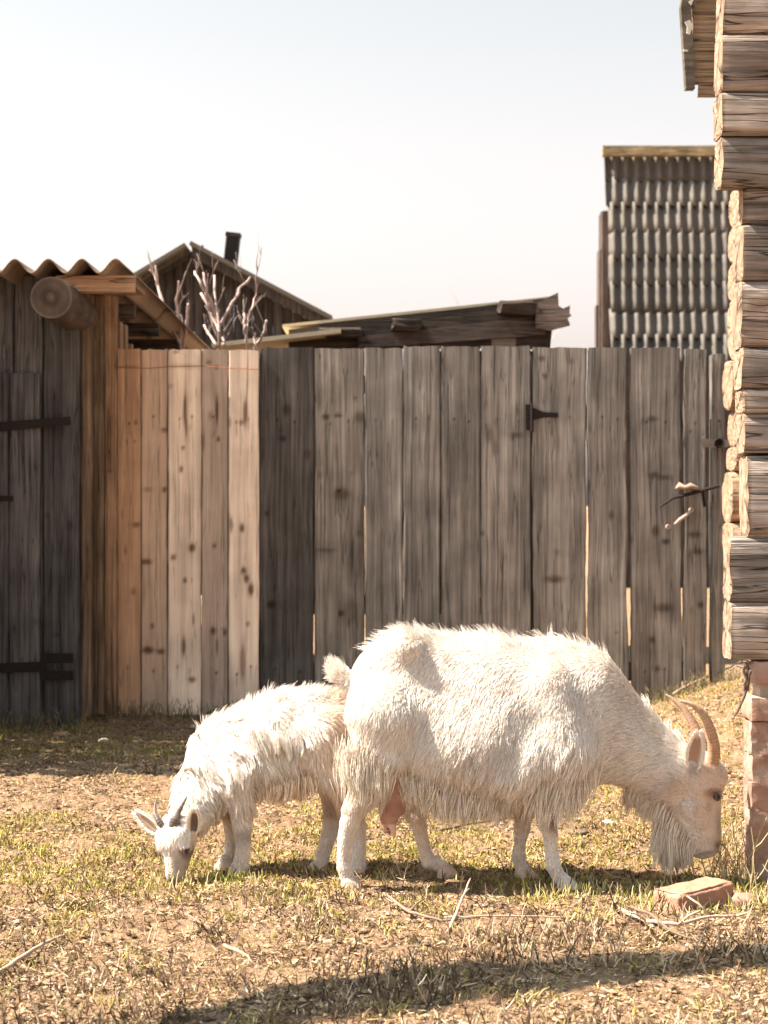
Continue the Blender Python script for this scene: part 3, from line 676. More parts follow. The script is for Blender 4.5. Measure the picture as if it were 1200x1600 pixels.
for k, (a, t, b_, dy) in enumerate(rows):
    log('log', a, t, b_, HD+dy, col=(LG if k % 2 else LGD)*random.uniform(.92, 1.12), seed=k, depth=.125+random.uniform(-.01, .01), sq=random.choice([4.2, 5.2, 6.5]))
# far corner of the same house: rounded log ends, warmer wood
RDh = 8.2
for k, (a, t, b_) in enumerate([(1143, 130, 205), (1143, 206, 288), (1141, 289, 345), (1140, 346, 404), (1140, 405, 464), (1139, 465, 557), (1131, 560, 637), (1139, 640, 697), (1137, 698, 736), (1131, 737, 816), (1131, 817, 870), (1140, 872, 940), (1141, 942, 1010)]):
    log('log', a, t, b_, RDh, x1=3.0, depth=.26, col=(.52, .35, .24), endcol=(.42, .28, .19), sq=2.3, res=.03, seed=30+k, amp=.5)
# side wall set back, and a roof that overhangs at the far side
mb = MB()
for k in range(14): z = .55+k*.2; mb.tube([(2.35, 5.3, z), (2.35, 6.8, z), (2.35, 8.3, z)], .105, n=14, col=LG*random.uniform(.8, 1.1))
mb.build('side_wall', M_roundlog, house, True)
mb = MB(); ED = 7.7
for k, (t, b_) in enumerate([(-60, -12), (-11, 24), (25, 60), (61, 105), (106, 128), (129, 150)]):
    x1 = PX(1200, ED); lx = 1083 if k < 5 else 1092
    mb.box(PX(lx, ED), 3.0, ED+random.uniform(0, .015), ED+.04, PZ(b_, ED), PZ(t, ED), col=np.array([.36, .24, .15])*random.uniform(.8, 1.15), jit=.004)
mb.build('gable_boards', M_log, house)
mb = MB()
plate(mb, [(1064, 10), (1080, 8), (1086, 138), (1072, 138)], ED-.03, .05, col=(.14, .115, .09))
plate(mb, [(1080, -120), (1118, -120), (1086, 8), (1064, 10)], ED-.03, .05, col=(.14, .115, .09))
mb.build('eave_board', M_beam, house)
for fl in ([(1070, 34), (1078, 31), (1083, 40), (1078, 54), (1073, 52), (1074, 42)], [(1076, 2), (1084, -2), (1080, 8)], [(1068, 77), (1075, 78), (1075, 80), (1068, 80)]):
    mb = MB(); plate(mb, fl, ED-.045, .01, col=(.75, .68, .6)); mb.build('splinter', M_stone, house)
# brick pier
pier = root('brick_pier', (PX(1185, HD), HD, 0), 'crumbling red brick pier under the bottom log of the house', 'pier')
mb = MB()
def rbrick(mb, x0, x1, y0, y1, z0, z1, col, seed, amp=.006, step=.012, rnd0=.006):
    """rough brick: subdivided box pushed about by noise"""
    def grid(n): return np.linspace(0, 1, max(2, n)+1)
    dims = np.array([x1-x0, y1-y0, z1-z0]); o = np.array([x0, y0, z0]); ns = np.maximum(2, (dims/step).astype(int))
    for ax in range(3):
        u, v = (ax+1) % 3, (ax+2) % 3
        for sdd in (0, 1):
            a, b_ = np.meshgrid(grid(ns[u]), grid(ns[v]), indexing='ij'); p = np.zeros(a.shape+(3,)); p[..., ax] = sdd; p[..., u] = a; p[..., v] = b_
            w_ = o+p*dims; ctr = o+dims/2
            e = np.sort(np.minimum(p, 1-p)*dims, axis=-1)[..., 1]; rnd_ = np.clip(1-e/.012, 0, 1)**2*rnd0
            q = w_*30+seed*3.1; dsp = np.stack([fbm(q, 90, 3), fbm(q, 91, 3), fbm(q, 92, 3)], -1)-.5
            dirc = (w_-ctr)/(np.linalg.norm(w_-ctr, axis=-1)[..., None]+1e-9)
            w_ = w_+dsp*amp*2-dirc*rnd_[..., None]
            n0, n1 = a.shape; i, j = np.meshgrid(np.arange(n0-1), np.arange(n1-1), indexing='ij')
            Q = np.stack([i*n1+j, (i+1)*n1+j, (i+1)*n1+j+1, i*n1+j+1], -1).reshape(-1, 4)
            if sdd == 0: Q = Q[:, ::-1]
            cc = np.asarray(col)*(.6+.8*fbm(w_*30+seed, 95, 3))[..., None]; mo = np.clip((fbm(w_*22+3, 96, 4)-.50)*6, 0, .75)[..., None]*(amp > .005); cc = cc*(1-mo)+np.array([.44, .34, .27])*mo
            mb.add(w_.reshape(-1, 3), Q, col=cc.reshape(-1, 3), rnd=seed)
BR = np.array([.36, .19, .135])
z = -.02; k = 0
rowsb = []
ztop = PZ(1033, HD); edges = [PZ(v, HD) for v in (1392, 1352, 1308, 1265, 1222, 1180, 1129)]
for k in range(len(edges)-1):
    off = .09*(k % 2); xl = PX(1163-(k % 2), HD+.11)
    for (a, b_) in ((0, .13+off), (.14+off, .39+off), (.40+off, .66)):
        rbrick(mb, xl+a, xl+b_, HD, HD+.12, edges[k]-.002, edges[k+1]-.0005, BR*random.uniform(.9, 1.08)*np.array([1, 1.08, 1.12]), k*7+a*10, amp=.0065, rnd0=.0012, step=.008)
rbrick(mb, PX(1159, HD+.11), PX(1159, HD+.11)+.25, HD-.012, HD+.12, PZ(1127, HD), PZ(1089, HD), BR*np.array([1.2, 1.25, 1.3]), 77)
rbrick(mb, PX(1159, HD+.11)+.26, PX(1159, HD+.11)+.5, HD-.006, HD+.12, PZ(1127, HD), PZ(1089, HD), BR*1.1, 79)
rbrick(mb, PX(1165, HD+.11), PX(1165, HD+.11)+.25, HD-.006, HD+.12, PZ(1069, HD), PZ(1033, HD), BR*np.array([1.2, 1.3, 1.4]), 78)
mb.build('bricks', M_brick, pier, True)
mb = MB(); rbrick(mb, PX(1163, HD+.11)+.022, PX(1163, HD+.11)+.62, HD+.012, HD+.105, 0, PZ(1040, HD), (.42, .35, .29), 5, amp=.003); mb.build('mortar', M_mortar, pier, True)
strip = MB()
for k in range(5):
    pts = [P(1163+k*1.6+random.uniform(-2, 2), 1033+t*9, HD-.03+random.uniform(-.006, .006)) for t in range(6)]
    strip.tube(np.array(pts)+np.random.uniform(-.004, .004, (6, 3)), np.linspace(.006, .003, 6), n=5, col=(.16, .115, .09))
strip.tube([P(1166, 1075, HD-.03), P(1163, 1088, HD-.04), P(1158, 1100, HD-.045), P(1152, 1113, HD-.04), P(1147, 1120, HD-.035)], [.006, .005, .004, .003, .002], n=6, col=(.10, .075, .06))
strip.tube([P(1162, 1044, HD-.03), P(1150, 1040, HD-.04), P(1142, 1046, HD-.04)], [.003, .002, .001], n=5, col=(.5, .4, .3))
tag(strip.build('bark_strip', M_bark, None, False), 'dark twisted bark strip hanging off the brick pier below the logs', 'bark')
# unseen pole on two posts, added to throw the shade across the foreground
pole = root('added_shade_pole', (-4.2, 3.6, 0), 'unseen rough pole on two posts, added high over the yard for its shade', 'pole')
mb = MB(); mb.tube([(-2.78, 3.56, 3.2), (-2.66, 3.70, 3.2), (-2.5, 3.84, 3.2), (-2.27, 3.97, 3.22), (-1.9, 4.12, 3.22), (-1.41, 4.26, 3.2), (-.77, 4.38, 3.2), (1.9, 4.93, 3.12)], [.10, .13, .15, .14, .11, .08, .07, .07], n=18, col=(.2, .15, .12), rough=.12)
mb.build('beam', M_roundlog, pole, True)
for (x_, y_) in ((-2.76, 3.58), (1.80, 4.91)):
    mb = MB(); mb.tube([(x_, y_, -.1), (x_, y_, 3.12)], .055, n=14, col=(.2, .15, .12)); mb.build('post', M_roundlog, pole, True)

# ------------------------------------------------------------------ behind the fence
def quadpoly(mb, pts, th, col, n=None):
    """slab from 4 world points, thickness along -normal"""
    p = [np.array(q, float) for q in pts]; nn = np.cross(p[1]-p[0], p[3]-p[0]); nn /= np.linalg.norm(nn)
    b_ = [q-nn*th for q in p]
    mb.add(np.array(p+b_), [[0, 1, 2, 3], [7, 6, 5, 4], [1, 0, 4, 5], [2, 1, 5, 6], [3, 2, 6, 7], [0, 3, 7, 4]], col=col, rnd=random.random()*20)
BD = 16.0
barn = root('gable_shed', (PX(345, BD), BD, 0), 'dark plank shed with low gable roof and leaning stovepipe behind the fence', 'shed')
DK = np.array([.085, .074, .068])
def gslope(px): return 378+(px-292)*.545 if px > 292 else 378+(292-px)*.60
mb = MB()
for k in range(22):
    a = 196+k*15.4; b_ = a+15; mid = (a+b_)/2
    board(mb, a, b_, gslope(mid)+16, 930, BD+.25, DK*random.uniform(.75, 1.25), dx=.02, dz=.08)
mb.build('plank_gable', M_board, barn)
mb = MB()
# barge boards under the roof edges, and cross boards
def bargeboard(a, b_, D, h, col, th=.03):
    (x0, y0), (x1, y1) = a, b_
    quadpoly(mb, [P(x0, y0, D), P(x0, y0+h, D), P(x1, y1+h, D), P(x1, y1, D)][::1], -th, col)
bargeboard((300, 384), (516, 500), BD, 17, DK*1.3); bargeboard((222, 421), (288, 383), BD, 15, DK*1.4)
bargeboard((225, 438), (318, 383), BD+.1, 8, DK*.8); bargeboard((318, 400), (450, 470), BD+.12, 10, DK*1.0)
mb.build('barge_board', M_board, barn)
mb = MB()
zr = PZ(376, BD)
for (xa, ya, xb, yb) in ((298, 376, 519, 493), (288, 379, 196, 434)):
    A = P(xa, ya, BD-.15); B = P(xb, yb, BD-.15); d = np.array([0, 5.0, 0])
    if xb > xa: quadpoly(mb, [A, B, B+d, A+d], .035, (.15, .14, .12))
    else: quadpoly(mb, [B, A, A+d, B+d], .035, (.15, .14, .12))
mb.build('roof', M_asb, barn)
mb = MB(); c0 = P(361, 402, BD+.9); mb.box(-.065, .065, -.07, .07, -.15, .22, col=(.06, .05, .045), jit=.006, bev=.01, M=lambda V: (V@np.array([[1, 0, -.12], [0, 1, 0], [.12, 0, 1]]))+c0)
mb.box(-.075, .07, -.08, .08, .20, .235, col=(.1, .09, .08), jit=.004, M=lambda V: (V@np.array([[1, 0, -.12], [0, 1, 0], [.12, 0, 1]]))+c0)
mb.build('stovepipe', M_iron, barn)

LD = 12.0
lean = root('lean_to_shed', (PX(640, LD), LD, 0), 'low lean-to with cream edged roof sheets and dark rafters showing over the fence', 'shed')
CR = (.62, .52, .36)
mb = MB()
def slab(x0, y0, x1, y1, D, depth, th, col, drop=0.0):
    A = P(x0, y0, D); B = P(x1, y1, D); dd = np.array([0, depth, drop]); quadpoly(mb, [A, B, B+dd, A+dd], th, col)
slab(441, 507, 870, 462, LD, 1.8, .020, CR); slab(330, 536, 532, 513, LD-.25, 1.2, .030, CR); 
mb.build('roof_sheet', M_stone, lean)
mb = MB()
BW = np.array([.16, .12, .098])
quadpoly(mb, [P(452, 517, LD+.06), P(452, 545, LD+.06), P(858, 545, LD+.06), P(866, 466, LD+.06)], -.08, BW*.42)
quadpoly(mb, [P(560, 527, LD+.0), P(560, 546, LD+.0), P(850, 524, LD+.0), P(866, 492, LD+.0)], -.05, BW*.9)
quadpoly(mb, [P(640, 505, LD+.02), P(560, 527, LD+.02), P(866, 494, LD+.02), P(868, 468, LD+.02)], -.05, BW*.62)
mb.build('rafter_boards', M_log, lean)
for (a, b_, c, d) in ((497, 515, 566, 529), (613, 502, 658, 517), (777, 475, 834, 493)):
    mb = MB(); mb.box(PX(a, LD), PX(c, LD), LD-.16, LD+.3, PZ(d, LD), PZ(b_, LD), col=BW*.55, jit=.012, bev=.015); mb.build('purlin', M_log, lean)
mb = MB()
plate(mb, [(836, 474), (872, 457), (873, 478), (880, 482), (891, 477), (890, 489), (893, 493), (887, 497), (891, 508), (860, 516), (838, 512)], LD-.10, .05, col=BW*1.7)
mb.build('gable_board', M_log, lean)
mb = MB(); plate(mb, [(858, 512), (864, 512), (858, 520), (855, 545), (828, 545), (828, 520)], LD-.01, .05, col=BW*.8); mb.build('prop', M_log, lean)
mb = MB(); plate(mb, [(768, 529), (806, 528), (806, 545), (768, 545)], LD-.03, .03, col=BW*1.5); mb.build('hatch', M_log, lean)
mb = MB()
for k in range(20): a = 450+k*20; board(mb, a, a+19.5, 548, 960, LD+.2, DK*random.uniform(.8, 1.3), dx=.02, dz=.1)
mb.build('plank_wall', M_board, lean)

# steep sheet roofed house
hx0, hx1 = 940, 1215
RZ0, RY0 = PZ(240, 25.2), 25.2; RZ1, RY1 = PZ(612, 24.2), 24.2
slate = root('sheet_roofed_house', (PX(1040, 24), 24, 0), 'tall house with steep grey wavy sheet roof and yellow ridge board behind the gate', 'house')
mb = MB(); NR = 9
xl0 = PX(943, 25.2); xr = PX(1240, 25.2); e0 = np.array([0, RY1, RZ1]); e1 = np.array([0, RY0, RZ0]); SLn = np.linalg.norm(e1-e0); du = (e1-e0)/SLn; dn = np.cross(np.array([1.0, 0, 0]), du)
def onslope(V): return np.stack([V[:, 0], 0*V[:, 0], 0*V[:, 0]], 1)+e0+V[:, 1:2]*du+V[:, 2:3]*dn
for k in range(NR):
    t0 = k/NR*SLn; sh = random.uniform(-.02, .02)+k*.016+random.uniform(-.015, .015)
    wavy(mb, xl0+(.0 if k % 3 else .02), xr, t0-.03, t0+SLn/NR+.03, .014, .0, .163, .044, sh, th=.010, nxp=12, ny=3, col=np.array([.135, .128, .118])*random.uniform(.8, 1.2), seed=20+k, sag=.02, mapf=onslope)
mb.build('wavy_roof', M_asb, slate, True)
mb = MB(); mb.box(PX(941, 25.1), xr, 25.02, 25.16, PZ(244, 25.1), PZ(229, 25.1), col=(.46, .36, .22), jit=.004); mb.build('ridge_board', M_log, slate)
mb = MB()
G0 = np.array([.115, .085, .072])
for k, (a, b_, t) in enumerate(((931, 941, 478), (935, 946, 392), (939, 950, 335))):
    mb.box(PX(a, 23.6-k*.1), PX(b_, 23.6-k*.1), 23.5-k*.1, 23.7, 0, PZ(t, 23.6), col=G0*random.uniform(.7, 1.1), jit=.01)
mb.box(PX(950, 24), PX(1250, 24), 23.4, 23.5, 0, PZ(560, 23), col=G0*.7)
for k in range(8): mb.box(PX(950, 24.3), PX(950, 24.3)+.12, 24.4+k*.1, 24.49+k*.1, 0, 3.0+.35*k, col=G0*random.uniform(.8, 1.2))
mb.build('plank_wall', M_board, slate)

# saplings and far trees
def grow(mb, p, d, L_, r, depth, col, nseg=4, spread=.5, up=.25, kids=(2, 3), wob=.12):
    pts = [np.array(p)]; d = np.array(d, float); d /= np.linalg.norm(d); dirs = [d]
    for k in range(nseg):
        d = d+np.random.uniform(-wob, wob, 3)+np.array([0, 0, up*.1]); d /= np.linalg.norm(d); pts.append(pts[-1]+d*L_/nseg); dirs.append(d)
    mb.tube(pts, np.linspace(r, r*.6, nseg+1), n=6 if r > .006 else 4, col=col, cap=True)
    if depth <= 0: return
    for k in range(random.randint(*kids)):
        t = random.uniform(.35, 1.0); q = pts[min(nseg, int(t*nseg))]; dd = dirs[-1]+np.random.uniform(-spread, spread, 3)+np.array([0, 0, up]); grow(mb, q, dd, L_*random.uniform(.55, .8), r*.55, depth-1, col, nseg, spread, up, kids, wob)
PK = (.50, .38, .34)
def sapling(name, label, base_px, D, stems, group):
    o = root(name, (PX(base_px, D), D, 0), label, 'sapling', group)
    mb = MB(); mb.tube([(PX(base_px, D), D, -.05), (PX(base_px, D)+.01, D, .9), (PX(base_px+3, D), D, PZ(560, D))], [.035, .028, .022], n=8, col=PK, rough=.06); mb.build('trunk', M_bark, o, True)
    mb = MB()
    for st in stems:
        n = len(st); pts = [P(a, b_, D+.10*math.sin(i*1.7+st[0][0])) for i, (a, b_) in enumerate(st)]
        fine = []
        for i in range(n-1):
            for t in np.linspace(0, 1, 5)[:-1]: fine.append(pts[i]*(1-t)+pts[i+1]*t+np.random.uniform(-.006, .006, 3))
        fine.append(pts[-1]); m_ = len(fine)
        w0 = .0105
        thin = len(st) > 5
        for q in range(3):
            i_ = random.randint(2, m_-2); p0 = fine[i_]; grow(mb, p0, (random.uniform(-.8, .8), random.uniform(-.5, .5), 1), random.uniform(.06, .20), .0032, 1, (.30, .22, .20), nseg=3, kids=(1, 2))
        mb.tube(fine, np.linspace(w0*(.6 if thin else 1), .0075 if not thin else .003, m_)*(1+.18*np.sin(np.arange(m_)*1.9)), n=7, col=PK if not thin else (.55, .42, .38), rough=.12)
    mb.build('branches', M_bark, o, True)
SG_ = 'bare pruned saplings behind the fence'
sapling('bare_sapling', 'pink barked bare sapling with forked shoots just left of the tall thin one', 342, 11.0,
        [[(342, 560), (342, 520), (338, 480), (335, 430)], [(340, 530), (328, 490), (322, 450), (318, 425)], [(341, 525), (330, 470), (312, 440), (304, 424)], [(343, 510), (358, 482), (375, 452), (391, 433)], [(344, 520), (336, 500), (314, 458)], [(350, 540), (349, 526)], [(338, 540), (325, 520), (319, 508)]], SG_)
sapling('bare_sapling', 'tallest thin bare shoot rising above the fence, right of the forked saplings', 386, 10.6,
        [[(386, 560), (384, 520), (390, 490), (400, 462), (401, 430), (402, 400), (402, 354)], [(386, 540), (382, 515), (381, 490)], [(398, 545), (415, 515), (416, 500)], [(400, 550), (398, 520)]], SG_)
sapling('bare_sapling', 'stubby bare sapling with short shoots close to the wavy shed roof', 282, 11.2,
        [[(282, 570), (280, 520), (276, 470), (279, 440)], [(281, 540), (262, 500), (250, 470), (243, 415)], [(262, 505), (252, 465), (240, 425), (234, 422)], [(284, 550), (293, 500), (294, 475)]], SG_)
for (px, D, py, L0, lab) in ((790, 48, 400, 3.0, 'faint bare tree on the horizon left of the steep sheet roof'), (512, 52, 432, 2.4, 'faint bare tree on the horizon right of the gable shed'), (2, 50, 360, 3.4, 'faint bare tree on the horizon above the wavy shed roof'), (905, 55, 480, 2.0, 'small faint bare tree on the horizon between lean-to and steep roof')):
    o = root('bare_tree', (PX(px, D), D, 0), lab, 'tree', 'far bare trees on the horizon')
    H = PZ(py, D); tc_ = (.55, .50, .48); mb = MB(); base = H*.45  # pale bark colour stands in for the haze of distance
    mb.tube([(PX(px, D), D, 0), (PX(px, D)+.05, D, base)], [.12, .09], n=7, col=tc_); mb.build('trunk', M_bark, o)
    mb = MB()
    for k in range(5): grow(mb, (PX(px, D)+.05, D, base-.3+random.uniform(-.3, .2)), (random.uniform(-.7, .7), random.uniform(-.6, .6), 1), (H-base)*.55, .022, 2, tc_, spread=.5, kids=(2, 3))
    mb.build('crown', M_bark, o)
# ------------------------------------------------------------------ loose things on the ground
def zg(x, y): return float(gz(np.array(x), np.array(y)))
def lie_brick():
    cx, cy = PX(1090, 4.80), 4.86
    o = root('loose_brick', (cx, cy, zg(cx, cy)), 'worn orange brick with rounded corners lying in the grass before the pier', 'brick')
    mb = MB(); rbrick(mb, -.112, .112, -.058, .058, -.014, .054, BR*np.array([1.1, 1.05, .95]), 200, amp=.0049, step=.006, rnd0=.013)
    V = np.concatenate(mb.V); a = R(36); c, s = math.cos(a), math.sin(a)
    rot = np.array([[c, -s, 0], [s, c, 0], [0, 0, 1]]); V = V@rot.T
    V[:, 2] += -V[:, 0]*-.06
    mb.V = [V+np.array([cx, cy, zg(cx, cy)])]; mb.build('block', M_brick, o, True)
lie_brick()
def stone(px, py, r, label, col, flat=.6, name='stone', cat='stone'):
    D = F*HC/(py-HY); cx = PX(px, D); n = 10
    mb = MB(); th, ph = np.meshgrid(np.linspace(0, 2*np.pi, 15)[:-1], np.linspace(0, np.pi, 9), indexing='ij')
    q = np.stack([np.cos(th)*np.sin(ph), np.sin(th)*np.sin(ph), np.cos(ph)], -1)
    d = 1+(fbm(q*2.2+px, 61, 3)-.5)*.9; v = q*d[..., None]*r; v[..., 2] *= flat; v[..., 0] *= 1.3
    v = v+np.array([cx, D, zg(cx, D)+r*.25]); i, j = np.meshgrid(np.arange(14), np.arange(8), indexing='ij'); i2 = (i+1) % 14
    mb.add(v.reshape(-1, 3), np.stack([i*9+j, i*9+j+1, i2*9+j+1, i2*9+j], -1).reshape(-1, 4), col=col)
    return tag(mb.build(name, M_stone, None, True, origin=(cx, D, 0)), label, cat)
stone(950, 1292, .020, 'small white stone in the grass behind the beard of the big goat', (.8, .75, .7))
stone(1160, 1412, .034, 'small orange brick chip right of the loose brick', BR*.9, name='brick_chip', cat='brick chip')
stone(96, 1150, .030, 'orange brick bit in the shade before the shed', (.5, .25, .14), name='brick_chip', cat='brick chip')
stone(162, 1156, .020, 'pale stone in the shade right of the orange brick bit', (.6, .5, .42))
stone(305, 1134, .024, 'pale stone at the edge of the shade near the fence foot', (.6, .5, .42))
stone(910, 1302, .016, 'dark clod between the front legs and the beard of the big goat', (.10, .07, .05), name='clod', cat='clod')
def stick(name, pts, r, col, label, D0=None, kids=()):
    mb = MB(); W = []
    for (a, b_, h) in pts:
        D = F*HC/(b_-HY); x = PX(a, D); W.append(np.array([x, D, zg(x, D)+h]))
    W = np.array(W); f = []
    for i in range(len(W)-1):
        for t in np.linspace(0, 1, 5)[:-1]: f.append(W[i]*(1-t)+W[i+1]*t+np.random.uniform(-.3, .3, 3)*r)
    f.append(W[-1]); mb.tube(f, np.linspace(r, r*.5, len(f)), n=7, col=col, rough=.1)
    for (i, dx, dy, dz) in kids:
        p = W[i]; e = p+np.array([dx, dy, dz]); mb.tube([p, (p+e)/2+np.array([0, 0, .006]), e], [r*.6, r*.5, r*.3], n=5, col=col)
    return tag(mb.build(name, M_bark, None, True, origin=W.mean(0)), label, 'branch')
stick('fallen_branch', [(970, 1432, .012), (1010, 1456, .02), (1060, 1462, .02), (1110, 1452, .025), (1150, 1448, .02)], .0065, (.55, .43, .33), 'long pale forked branch on the ground right in front of the loose brick', kids=((3, -.06, .02, .05), (2, .05, -.05, .05), (1, -.06, -.02, .03), (4, .06, .01, .0)))
stick('fallen_branch', [(985, 1432, .02), (1015, 1450, .03), (1050, 1472, .02), (1080, 1480, .015)], .005, (.2, .14, .1), 'thin dark branch crossing the pale one before the brick', kids=((1, .03, 0, .04),))
stick('fallen_branch', [(-5, 1535, .01), (35, 1512, .014), (70, 1492, .016), (96, 1478, .012)], .007, (.5, .38, .28), 'straight bare stick in the left foreground')
stick('fallen_branch', [(700, 1470, .01), (722, 1428, .03), (735, 1405, .055)], .0045, (.55, .43, .33), 'short pale stick propped up in front of the big goat', kids=((1, .02, 0, .03),))
stick('fallen_branch', [(695, 1448, .01), (760, 1446, .012), (840, 1445, .012), (905, 1446, .01)], .0035, (.42, .32, .23), 'thin straight pale stick left of the forked branch')
stick('fallen_branch', [(600, 1412, .02), (640, 1440, .012), (690, 1452, .01), (745, 1448, .01)], .005, (.26, .19, .14), 'brown stick below the udder of the big goat', kids=((1, .04, .03, .03),))
stick('fallen_branch', [(690, 1298, .01), (740, 1290, .012), (800, 1283, .01)], .005, (.12, .08, .06), 'dark stick lying in the grass behind the legs of the big goat')
stick('fallen_branch', [(290, 1440, .01), (330, 1466, .012), (352, 1452, .03)], .004, (.25, .17, .12), 'small dark forked stick in front of the young goat', kids=((1, .03, .02, .02),))
stick('fallen_branch', [(350, 1490, .01), (385, 1508, .014), (398, 1520, .01)], .005, (.38, .27, .19), 'thick short pale stick in the foreground below the young goat')
stick('fallen_branch', [(1052, 1122, .03), (1090, 1116, .05), (1125, 1112, .06), (1158, 1108, .10)], .008, (.45, .32, .24), 'dry stick on the bank at the foot of the gate post')
# ------------------------------------------------------------------ goats
class Sdf:
    def __init__(s): s.p = []
    def cap(s, a, b, ra, rb, ys=1.0, k=.02, sub=False): s.p.append((np.array(a, float), np.array(b, float), ra, rb, ys, k, sub))
    def ev(s, q):
        d = np.full(q.shape[:-1], 10.0)
        for (a, b, ra, rb, ys, k, sub) in s.p:
            sc = np.array([1, ys, 1]); m = (a+b)/2
            qa = (q-a)*sc; ba = (b-a)*sc; L2 = max(np.dot(ba, ba), 1e-12)
            t = np.clip((qa@ba)/L2, 0, 1); r = ra+(rb-ra)*t
            e = qa-t[..., None]*ba; di = (np.sqrt((e**2).sum(-1))-r)
            if sub:
                h = np.clip(.5-.5*(d+di)/k, 0, 1); d = d*(1-h)-di*h+k*h*(1-h)
            else:
                h = np.clip(.5+.5*(di-d)/k, 0, 1); d = di*(1-h)+d*h-k*h*(1-h)
        return d
    def grad(s, q, e=.004):
        g = np.stack([s.ev(q+np.eye(3)[i]*e)-s.ev(q-np.eye(3)[i]*e) for i in range(3)], -1)
        return g/(np.linalg.norm(g, axis=-1)[..., None]+1e-9)
    def bounds(s):
        lo = np.min([np.minimum(a-ra/np.array([1, ys, 1]), b-rb/np.array([1, ys, 1])) for a, b, ra, rb, ys, k, sub in s.p if not sub], 0)-.03
        hi = np.max([np.maximum(a+ra/np.array([1, ys, 1]), b+rb/np.array([1, ys, 1])) for a, b, ra, rb, ys, k, sub in s.p if not sub], 0)+.03
        return lo, hi
    def mesh(s, h):
        lo, hi = s.bounds(); n = np.ceil((hi-lo)/h).astype(int)+1
        ax = [lo[i]+np.arange(n[i])*h for i in range(3)]
        D = np.empty(n)
        for i in range(0, n[0], 24):
            G = np.stack(np.meshgrid(ax[0][i:i+24], ax[1], ax[2], indexing='ij'), -1); D[i:i+24] = s.ev(G)
        ins = D < 0
        c = np.stack([ins[a:n[0]-1+a, b:n[1]-1+b, e:n[2]-1+e] for a in (0, 1) for b in (0, 1) for e in (0, 1)])
        act = c.any(0) & ~c.all(0); idx = -np.ones(act.shape, int); cells = np.argwhere(act); idx[act] = np.arange(len(cells))
        V = lo+(cells+.5)*h
        for _ in range(4):
            d = s.ev(V); V = V-s.grad(V)*(d[:, None])*.8
        Q = []
        for axn in range(3):
            sl0 = [slice(1, -1)]*3; sl0[axn] = slice(0, -1); sl1 = list(sl0); sl1[axn] = slice(1, None)
            A = ins[tuple(sl0)]; B = ins[tuple(sl1)]; ch = np.argwhere(A != B)
            if not len(ch): continue
            sgn = A[tuple(ch.T)]; off = np.ones(3, int); off[axn] = 0; e = ch+off
            u, v = (axn+1) % 3, (axn+2) % 3; U = np.eye(3, dtype=int)[u]; W = np.eye(3, dtype=int)[v]
            q = np.stack([idx[tuple((e-U-W).T)], idx[tuple((e-W).T)], idx[tuple(e.T)], idx[tuple((e-U).T)]], 1)
            q[~sgn] = q[~sgn][:, ::-1]; Q.append(q)
        return V, np.concatenate(Q)

m_fur, nt, b = newmat('goat coat', .75, .25); L = nt.links
at = N(nt, 'ShaderNodeAttribute', attribute_name='col'); L.new(at.outputs['Color'], b.inputs['Base Color'])
M_fur = m_fur
M_skin = rough_mat('goat hide', c2=(.55, .42, .33), scale=60, amount=.25, bump=.3, rough=.8)
m, nt, b = newmat('goat horn', .5, .4); L = nt.links
at = N(nt, 'ShaderNodeAttribute', attribute_name='col'); tc = N(nt, 'ShaderNodeTexCoord'); no = N(nt, 'ShaderNodeTexNoise'); no.inputs['Scale'].default_value = 60; no.inputs['Detail'].default_value = 5
L.new(tc.outputs['Object'], no.inputs['Vector']); mr = N(nt, 'ShaderNodeMapRange'); mr.inputs[3].default_value = .5; mr.inputs[4].default_value = 1.35; L.new(no.outputs['Fac'], mr.inputs[0])
vs = N(nt, 'ShaderNodeVectorMath', operation='SCALE'); L.new(at.outputs['Color'], vs.inputs[0]); L.new(mr.outputs[0], vs.inputs['Scale']); L.new(vs.outputs[0], b.inputs['Base Color'])
bp = N(nt, 'ShaderNodeBump'); bp.inputs['Distance'].default_value = .002; L.new(no.outputs['Fac'], bp.inputs['Height']); L.new(bp.outputs[0], b.inputs['Normal'])
M_horn = m
m, nt, b = newmat('goat eye', .12, .6); b.inputs['Base Color'].default_value = (.035, .018, .01, 1); M_eye = m
m, nt, b = newmat('goat pupil', .08, .6); b.inputs['Base Color'].default_value = (.003, .003, .004, 1); M_pupil = m

